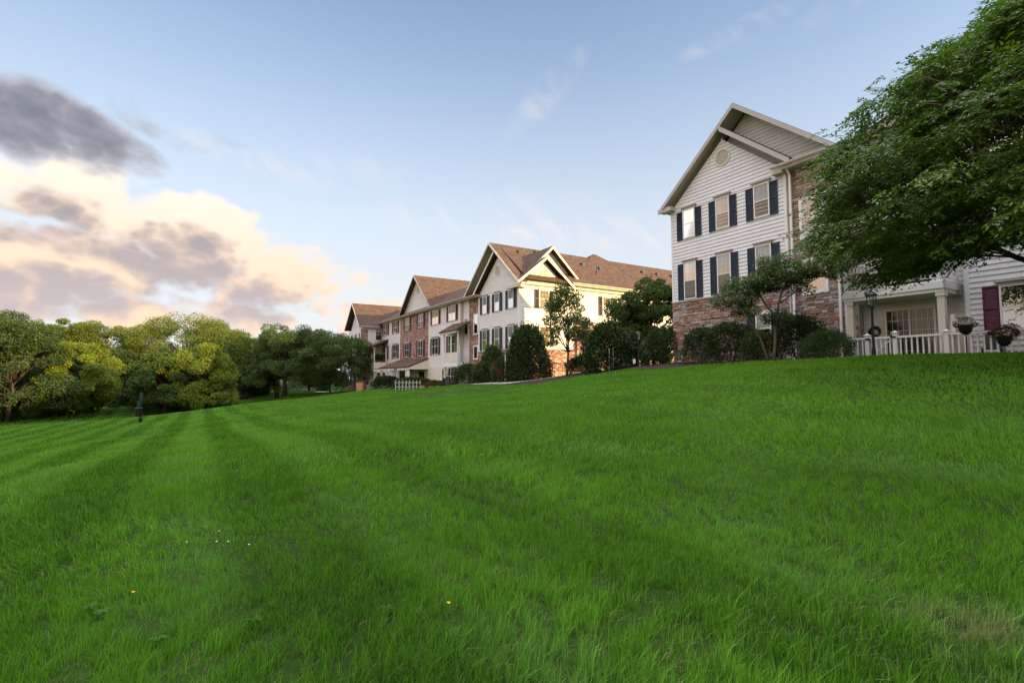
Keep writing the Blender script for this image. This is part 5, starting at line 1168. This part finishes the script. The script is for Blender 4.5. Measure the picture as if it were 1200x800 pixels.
# flower baskets on hooks before the fence
def flowers(root, c, rx, rz, n, seed, mat, leafm='leaf_dark', drop=.2, fl=.5, name='blossoms'):
    r = np.random.default_rng(seed); lv = Leaves(); d = unit(n, r); q = np.cbrt(r.uniform(.2, 1, n))[:, None]; P = np.array(c)+d*q*np.array([rx, rx, rz]); L = .05*r.uniform(.6, 1.3, n)
    lv.add(P, d+unit(n, r)*.7, unit(n, r), L, L*.7, r.random(n)); lv.build('foliage', M[leafm], root)
    k = int(n*fl); lv = Leaves(); d = unit(k, r); d[:, 2] = np.abs(d[:, 2])*.9-.1; P = np.array(c)+d*np.array([rx, rx, rz])*r.uniform(.92, 1.12, k)[:, None]; L = .045*r.uniform(.7, 1.2, k)
    lv.add(P, unit(k, r), unit(k, r), L, L, r.random(k)); lv.build(name, M[mat], root)
def basket(u, w, H, label, mat, rx, rz, seed, n, fl):
    r = ground_thing('flower_basket', u, w, label, 'flower basket', 'flower baskets at the porch fence')
    m = MB(); m.lathe([(.06,H-.30), (.15,H-.22), (.19,H-.02), (.20,H), (.17,H), (.05,H-.02)], 0, 0, 14); m.build('pot', M['black'], r)
    m = MB(); m.tube([(0,0,-.1), (0,0,H-.30)], .018, 6); m.build('pole', M['black'], r); flowers(r, (0, 0, H+.06), rx, rz, n, seed, mat, fl=fl)
basket(13.15, 2.0, 1.02, 'dark basket of white flowers on a pole before the burgundy shutter', 'flower_white', .30, .17, 61, 420, .32)
basket(14.05, 2.1, .62, 'round basket of dark red flowers in front of the fence', 'flower_red', .33, .22, 62, 500, .9)
# wreath beside the sliding door
w_ = ground_thing('door_wreath', 9.62, -.44, 'dark round wreath hanging beside the sliding glass door', 'wreath', z=1.75)
r = np.random.default_rng(8); n = 500; t = r.uniform(0, 2*math.pi, n); P = np.stack([np.cos(t)*.17, -np.abs(r.normal(.03, .02, n)), np.sin(t)*.17], -1)+r.standard_normal((n, 3))*.025; lv = Leaves(); lv.add(P, unit(n, r), unit(n, r), np.full(n, .06), np.full(n, .03), r.random(n)); lv.build('foliage', M['leaf_shrub'], w_)
# planter boxes with dark red flowers behind the fence, patio chairs
def chair(u, w, z, rz, label, group):
    r = ground_thing('patio_chair', u, w, label, 'chair', group, rz=ROTZ+rz, z=z)
    m = MB(); m.box(-.24,.24,-.24,.24,.40,.44); m.build('seat', M['bin'], r); m = MB(); m.hexa([(-.24,.20,.46), (.24,.20,.46), (.24,.23,.46), (-.24,.23,.46), (-.23,.30,.92), (.23,.30,.92), (.23,.33,.92), (-.23,.33,.92)]); m.build('backrest', M['bin'], r)
    for sx in (-.22, .22):
        for sy in (-.22, .22): m = MB(); m.bar((sx,sy,0), (sx*.97,sy*.97,.40), .03); m.build('leg', M['black'], r)
    return r
chair(13.4, .75, .45, R(10), 'dark patio chair behind the fence under the burgundy shutter', None)
chair(11.3, .4, .45, R(-160), 'dark patio chair behind the fence before the sliding door', None)
# ---- pet waste station on the far left lawn
def waste_station(px, Y, label):
    x, y = pxy(px, Y); r = empty('waste_station', (x, y, G(x, y)), R(-25), label, 'waste station')
    m = MB(); m.box(-.045,.045,-.03,.03,-.2,1.95); m.build('post', M['black'], r)
    m = MB(); m.box(-.10,.22,-.055,-.031,1.45,1.95); m.build('sign_panel', M['green_plastic'], r)
    m = MB(); m.box(-.14,.16,-.17,-.032,1.05,1.40); m.box(-.12,.14,-.18,-.171,1.1,1.2); m.build('bag_box', M['green_plastic'], r)
    m = MB(); m.lathe([(.17,.42), (.21,.95), (.22,.97), (.20,.99), (.05,1.03)], .18, -.22, 16); m.build('bin', M['black'], r)
    m = MB(); m.box(-.09,.09,-.08,.08,-.1,.28); m.build('footing', M['black'], r)
waste_station(168, 33.5, 'dark post with green sign, bag box and bin on the far lawn')
x, y = pxy(325.5, 70); b = empty('litter_bin', (x, y, G(x, y)), 0, 'small black bin standing beside the far dark tree', 'bin')
m = MB(); m.lathe([(.24,-.05), (.28,.75), (.26,.75)], 0, 0, 14); m.build('body', M['black'], b); m = MB(); m.lathe([(.29,.75), (.29,.80), (.15,.92), (.03,.95)], 0, 0, 14); m.build('lid', M['black'], b)
# ---- far rail fence, path
x, y = pxy(354, 86); f = empty('rail_fence', (x, y, G(x, y)), R(8), 'white rail fence behind the far lawn trees', 'fence')
for k in range(6):
    m = MB(); m.box(-4+k*1.6-.07, -4+k*1.6+.07, -.07, .07, -.2, 1.25); m.build('post', M['trim'], f)
for z in (.35, .72, 1.08): m = MB(); m.box(-4, 4, -.03, .03, z-.06, z+.06); m.build('rail', M['trim'], f)
def path(pts, wd, name='path'):
    P = np.array(pts, float); t = np.linspace(0, len(P)-1, 40); c = np.stack([np.interp(t, range(len(P)), P[:, 0]), np.interp(t, range(len(P)), P[:, 1])], -1); d = np.gradient(c, axis=0); d /= np.linalg.norm(d, axis=1, keepdims=True); s = np.stack([-d[:, 1], d[:, 0]], -1)
    k = np.linspace(-.5, .5, 5); Q = c[:, None]+s[:, None]*k[None, :, None]*wd; z = gz(Q[..., 0], Q[..., 1])+.03; V = np.concatenate([Q, z[..., None]], -1).reshape(-1, 3); i = np.arange(39)[:, None]*5; j = np.arange(4)[None]
    tag(fast_mesh(name, V, np.stack([i+j, i+5+j, i+6+j, i+j+1], -1).reshape(-1, 4), M['concrete'], smooth=True), kind='structure')
path([pxy(372, 77), pxy(384, 75.5), pxy(400, 74), pxy(425, 71)], 1.5)
path([tuple(fw(-15, -7.8)), tuple(fw(-13.2, -6.0)), tuple(fw(-12.2, -1.5)), tuple(fw(-13.5, 2.2)), tuple(fw(-17, 3.4))], 1.3)
# ---- things before the brick house and the farthest house
def far_fence():
    x, y = pxy(479, 54.5); f = empty('picket_fence', (x, y, G(x, y)), ROTZ+R(62), 'low white picket fence before the shed roofed porch', 'fence')
    for k in range(8):
        a = -1.35+k*.37; m = MB(); m.box(a-.05, a+.05, -.03, .03, -.1, 1.0); m.prism([(a-.05, 1.0), (a+.05, 1.0), (a, 1.08)], 'y', -.03, .03); m.build('picket', M['fascia'], f)
    for z in (.35, .8): m = MB(); m.box(-1.4, 1.3, .031, .06, z-.04, z+.04); m.build('rail', M['fascia'], f)
far_fence()
x, y = pxy(431, 66.5); um = empty('patio_umbrella', (x, y, G(x, y)), 0, 'closed dark maroon patio umbrella at the farthest house', 'umbrella')
m = MB(); m.tube([(0,0,0), (0,0,2.75)], .025, 6); m.build('pole', M['fascia'], um); m = MB(); m.lathe([(.08,.95), (.20,1.1), (.17,1.6), (.10,2.3), (.04,2.7)], 0, 0, 9); m.build('canopy', M['maroon'], um); m = MB(); m.lathe([(.28,0), (.28,.06), (.06,.12)], 0, 0, 12); m.build('base', M['bin'], um)
x, y = pxy(423, 63.5); ur = empty('planter_urn', (x, y, G(x, y)), 0, 'tan square planter with dark leaves at the far lawn edge', 'planter')
m = MB(); m.hexa([(-.34,-.34,0), (.34,-.34,0), (.34,.34,0), (-.34,.34,0), (-.42,-.42,1.05), (.42,-.42,1.05), (.42,.42,1.05), (-.42,.42,1.05)]); m.build('pot', M['terracotta'], ur); flowers(ur, (0,0,1.15), .4, .22, 300, 71, 'flower_red', fl=.2)
h = MB(); o_ = ground_thing('wall_plaque', -53.9+1.0, 1.02, 'square terracotta plaque on the far porch wall', 'plaque', z=.05) if False else None
x, y = pxy(441, 67.5); pl = empty('hanging_banner', (x, y, .05), ROTZ, 'small square orange banner under the far corner porch', 'banner')
m = MB(); m.box(-.35,.35,-.02,.02,-.1,.55); m.build('cloth', M['peach'], pl); m = MB(); m.tube([(-.4,0,.57), (.4,0,.57)], .02, 6); m.build('rod', M['black'], pl); m = MB(); m.box(-.015,.015,-.01,.01,.57,.62); m.build('hook', M['black'], pl)
def flower_tub(px, Y, label, mat, sd):
    x, y = pxy(px, Y); r = empty('flower_tub', (x, y, G(x, y)), 0, label, 'planter', 'flower tubs at the brick house porch')
    m = MB(); m.lathe([(.22,0), (.30,.5), (.32,.52), (.27,.52)], 0, 0, 12); m.build('pot', M['terracotta'], r); flowers(r, (0,0,.62), .42, .26, 260, sd, mat, fl=1.0)
flower_tub(497, 53.5, 'tub of red flowers nearest the white picket fence', 'flower_red', 81); flower_tub(506, 52.6, 'second tub of red flowers right of the white picket fence', 'flower_red', 82); flower_tub(514, 51.8, 'tub of red flowers next to the dark grill', 'flower_red', 83)
x, y = pxy(529, 48.5); ac = empty('air_conditioner', (x, y, G(x, y)), ROTZ, 'boxy grey air conditioner beside the reddish shrub', 'air conditioner')
m = MB(); m.box(-.42,.42,-.42,.42,.05,.85); m.build('body', M['bin'], ac); m = MB(); m.lathe([(.36,.85), (.36,.89), (.02,.90)], 0, 0, 16); m.build('fan_grille', M['black'], ac)
for k in range(9): pass
x, y = pxy(523, 49.5); gr = empty('kettle_grill', (x, y, G(x, y)), 0, 'dark covered grill left of the air conditioner', 'grill')
m = MB(); m.box(-.3,.3,-.25,.25,0,.8); m.build('cart', M['black'], gr); m = MB(); m.prism([(-.3,.8), (.3,.8), (.26,1.0), (.12,1.1), (-.12,1.1), (-.26,1.0)], 'y', -.25, .25); m.build('lid', M['black'], gr)
for k, (u, w, z, lb) in enumerate([(-36.3, 2.65, .1, 'round hanging flower basket under the shed roof corner'), (-30.0, .25, .0, 'red flower basket on the white house wall near the balcony')]):
    p = fw(u, w); r_ = empty('hanging_basket', (p[0], p[1], z), 0, lb, 'hanging basket', 'hanging baskets at the brick house'); m = MB(); m.lathe([(.05,-.25), (.22,-.05), (.25,0), (.2,0)], 0, 0, 12); m.build('pot', M['black'], r_); flowers(r_, (0,0,.05), .34, .22, 240, 90+k, 'flower_red', fl=.7); m = MB(); m.tube([(0,0,0), (0,0,.6)], .01, 5); m.build('hanger', M['black'], r_)
# iron railing by the gabled house steps
x, y = pxy(650, 38.2); ir = empty('iron_railing', (x, y, G(x, y)), ROTZ+R(60), 'black iron railing beside the slim young tree', 'railing')
for k in range(7): m = MB(); m.box(-.9+k*.3-.012, -.9+k*.3+.012, -.012, .012, -.05, 1.0); m.build('baluster', M['black'], ir)
m = MB(); m.box(-.95, .95, -.03, .03, 1.0, 1.05); m.build('handrail', M['black'], ir)
# ------------------------------------------------------------------ little plants in the lawn
def lawn_spot(px, py):
    x = (px-600)/600; yu = (400-py)/600; d = np.array([x, math.cos(PITCH)-yu*math.sin(PITCH), math.sin(PITCH)+yu*math.cos(PITCH)])
    for t in np.geomspace(.5, 60, 1500):
        if d[2]*t < G(d[0]*t, d[1]*t): return d[0]*t, d[1]*t
    return d[0]*10, d[1]*10
def small_flower(px, py, label, mat, H, rad, seed, cat, group, name):
    x, y = lawn_spot(px, py); r = np.random.default_rng(seed); o = empty(name, (x, y, G(x, y)), seed, label, cat, group)
    m = MB(); m.tube([(0,0,0), (.006,.004,H*.5), (.012,.004,H)], .0022, 5); m.build('stem', M['weed'], o)
    m = MB(); n = 16
    for k in range(n):
        t = 2*math.pi*k/n; e = r.uniform(.1, .9); c, s = math.cos(t), math.sin(t); cc, ss_ = math.cos(t+.22), math.sin(t+.22)
        m.quad((.012,.004,H), (.012+c*rad*.6,.004+s*rad*.6,H+rad*.35*e), (.012+(c+cc)*rad*.5,.004+(s+ss_)*rad*.5,H+rad*.55*e), (.012+cc*rad*.6,.004+ss_*rad*.6,H+rad*.35*e))
    m.lathe([(rad*.1,H-.004), (rad*.45,H+rad*.1), (rad*.3,H+rad*.4), (.001,H+rad*.5)], .012, .004, 8); m.build('blossom', M[mat], o)
for k, (px, py, lb) in enumerate([(219, 649, 'leftmost tiny white clover flower in the lawn'), (251, 649, 'tiny white clover flower in the middle of its cluster'), (264, 650, 'tiny white clover flower just right of the cluster middle'), (255, 637, 'tiny white clover flower topmost of its cluster'), (293, 654, 'rightmost tiny white clover flower in the lawn')]):
    small_flower(px, py, lb, 'flower_white', .072, .007, 11+k, 'clover flower', 'white clover flowers in the lawn', 'clover_flower')
for k, (px, py, H, lb) in enumerate([(152, 716, .08, 'yellow dandelion low in the grass at the lower left'), (523, 742, .11, 'yellow dandelion on a tall stem at the bottom of the lawn'), (633, 538, .10, 'small yellow dandelion farther up the lawn'), (257, 540, .10, 'faint yellow dandelion far up the left lawn')]):
    small_flower(px, py, lb, 'flower_yellow', H, .011, 31+k, 'dandelion', 'yellow dandelions in the lawn', 'dandelion')
def weed(px, py, label, seed, n=6, L=.04):
    x, y = lawn_spot(px, py); r = np.random.default_rng(seed); o = empty('broadleaf_weed', (x, y, G(x, y)+.02), seed, label, 'weed', 'broad leaved weeds in the grass')
    m = MB()
    for k in range(n):
        t = 2*math.pi*k/n+r.uniform(-.3, .3); l = L*r.uniform(.6, 1.2); c, s = math.cos(t), math.sin(t); wd = l*.22
        q = [(0,0,0), (c*l*.45-s*wd, s*l*.45+c*wd, l*.42), (c*l, s*l, l*.40), (c*l*.45+s*wd, s*l*.45-c*wd, l*.42)]; m.quad(q[0], q[1], q[2]); m.quad(q[0], q[2], q[3])
    m.build('leaf_rosette', M['weed'], o)
for k, (px, py, lb) in enumerate([(117, 726, 'broad leaved weed left of the lower left dandelion'), (185, 758, 'broad leaved weed at the bottom left of the lawn'), (298, 735, 'broad leaved weed right of the lower left dandelion'), (452, 722, 'broad leaved weed left of the tall dandelion'), (493, 726, 'broad leaved weed just left of the tall dandelion stem'), (105, 720, 'small broad leaved weed at the far left of the row of weeds')]): weed(px, py, lb, 50+k)
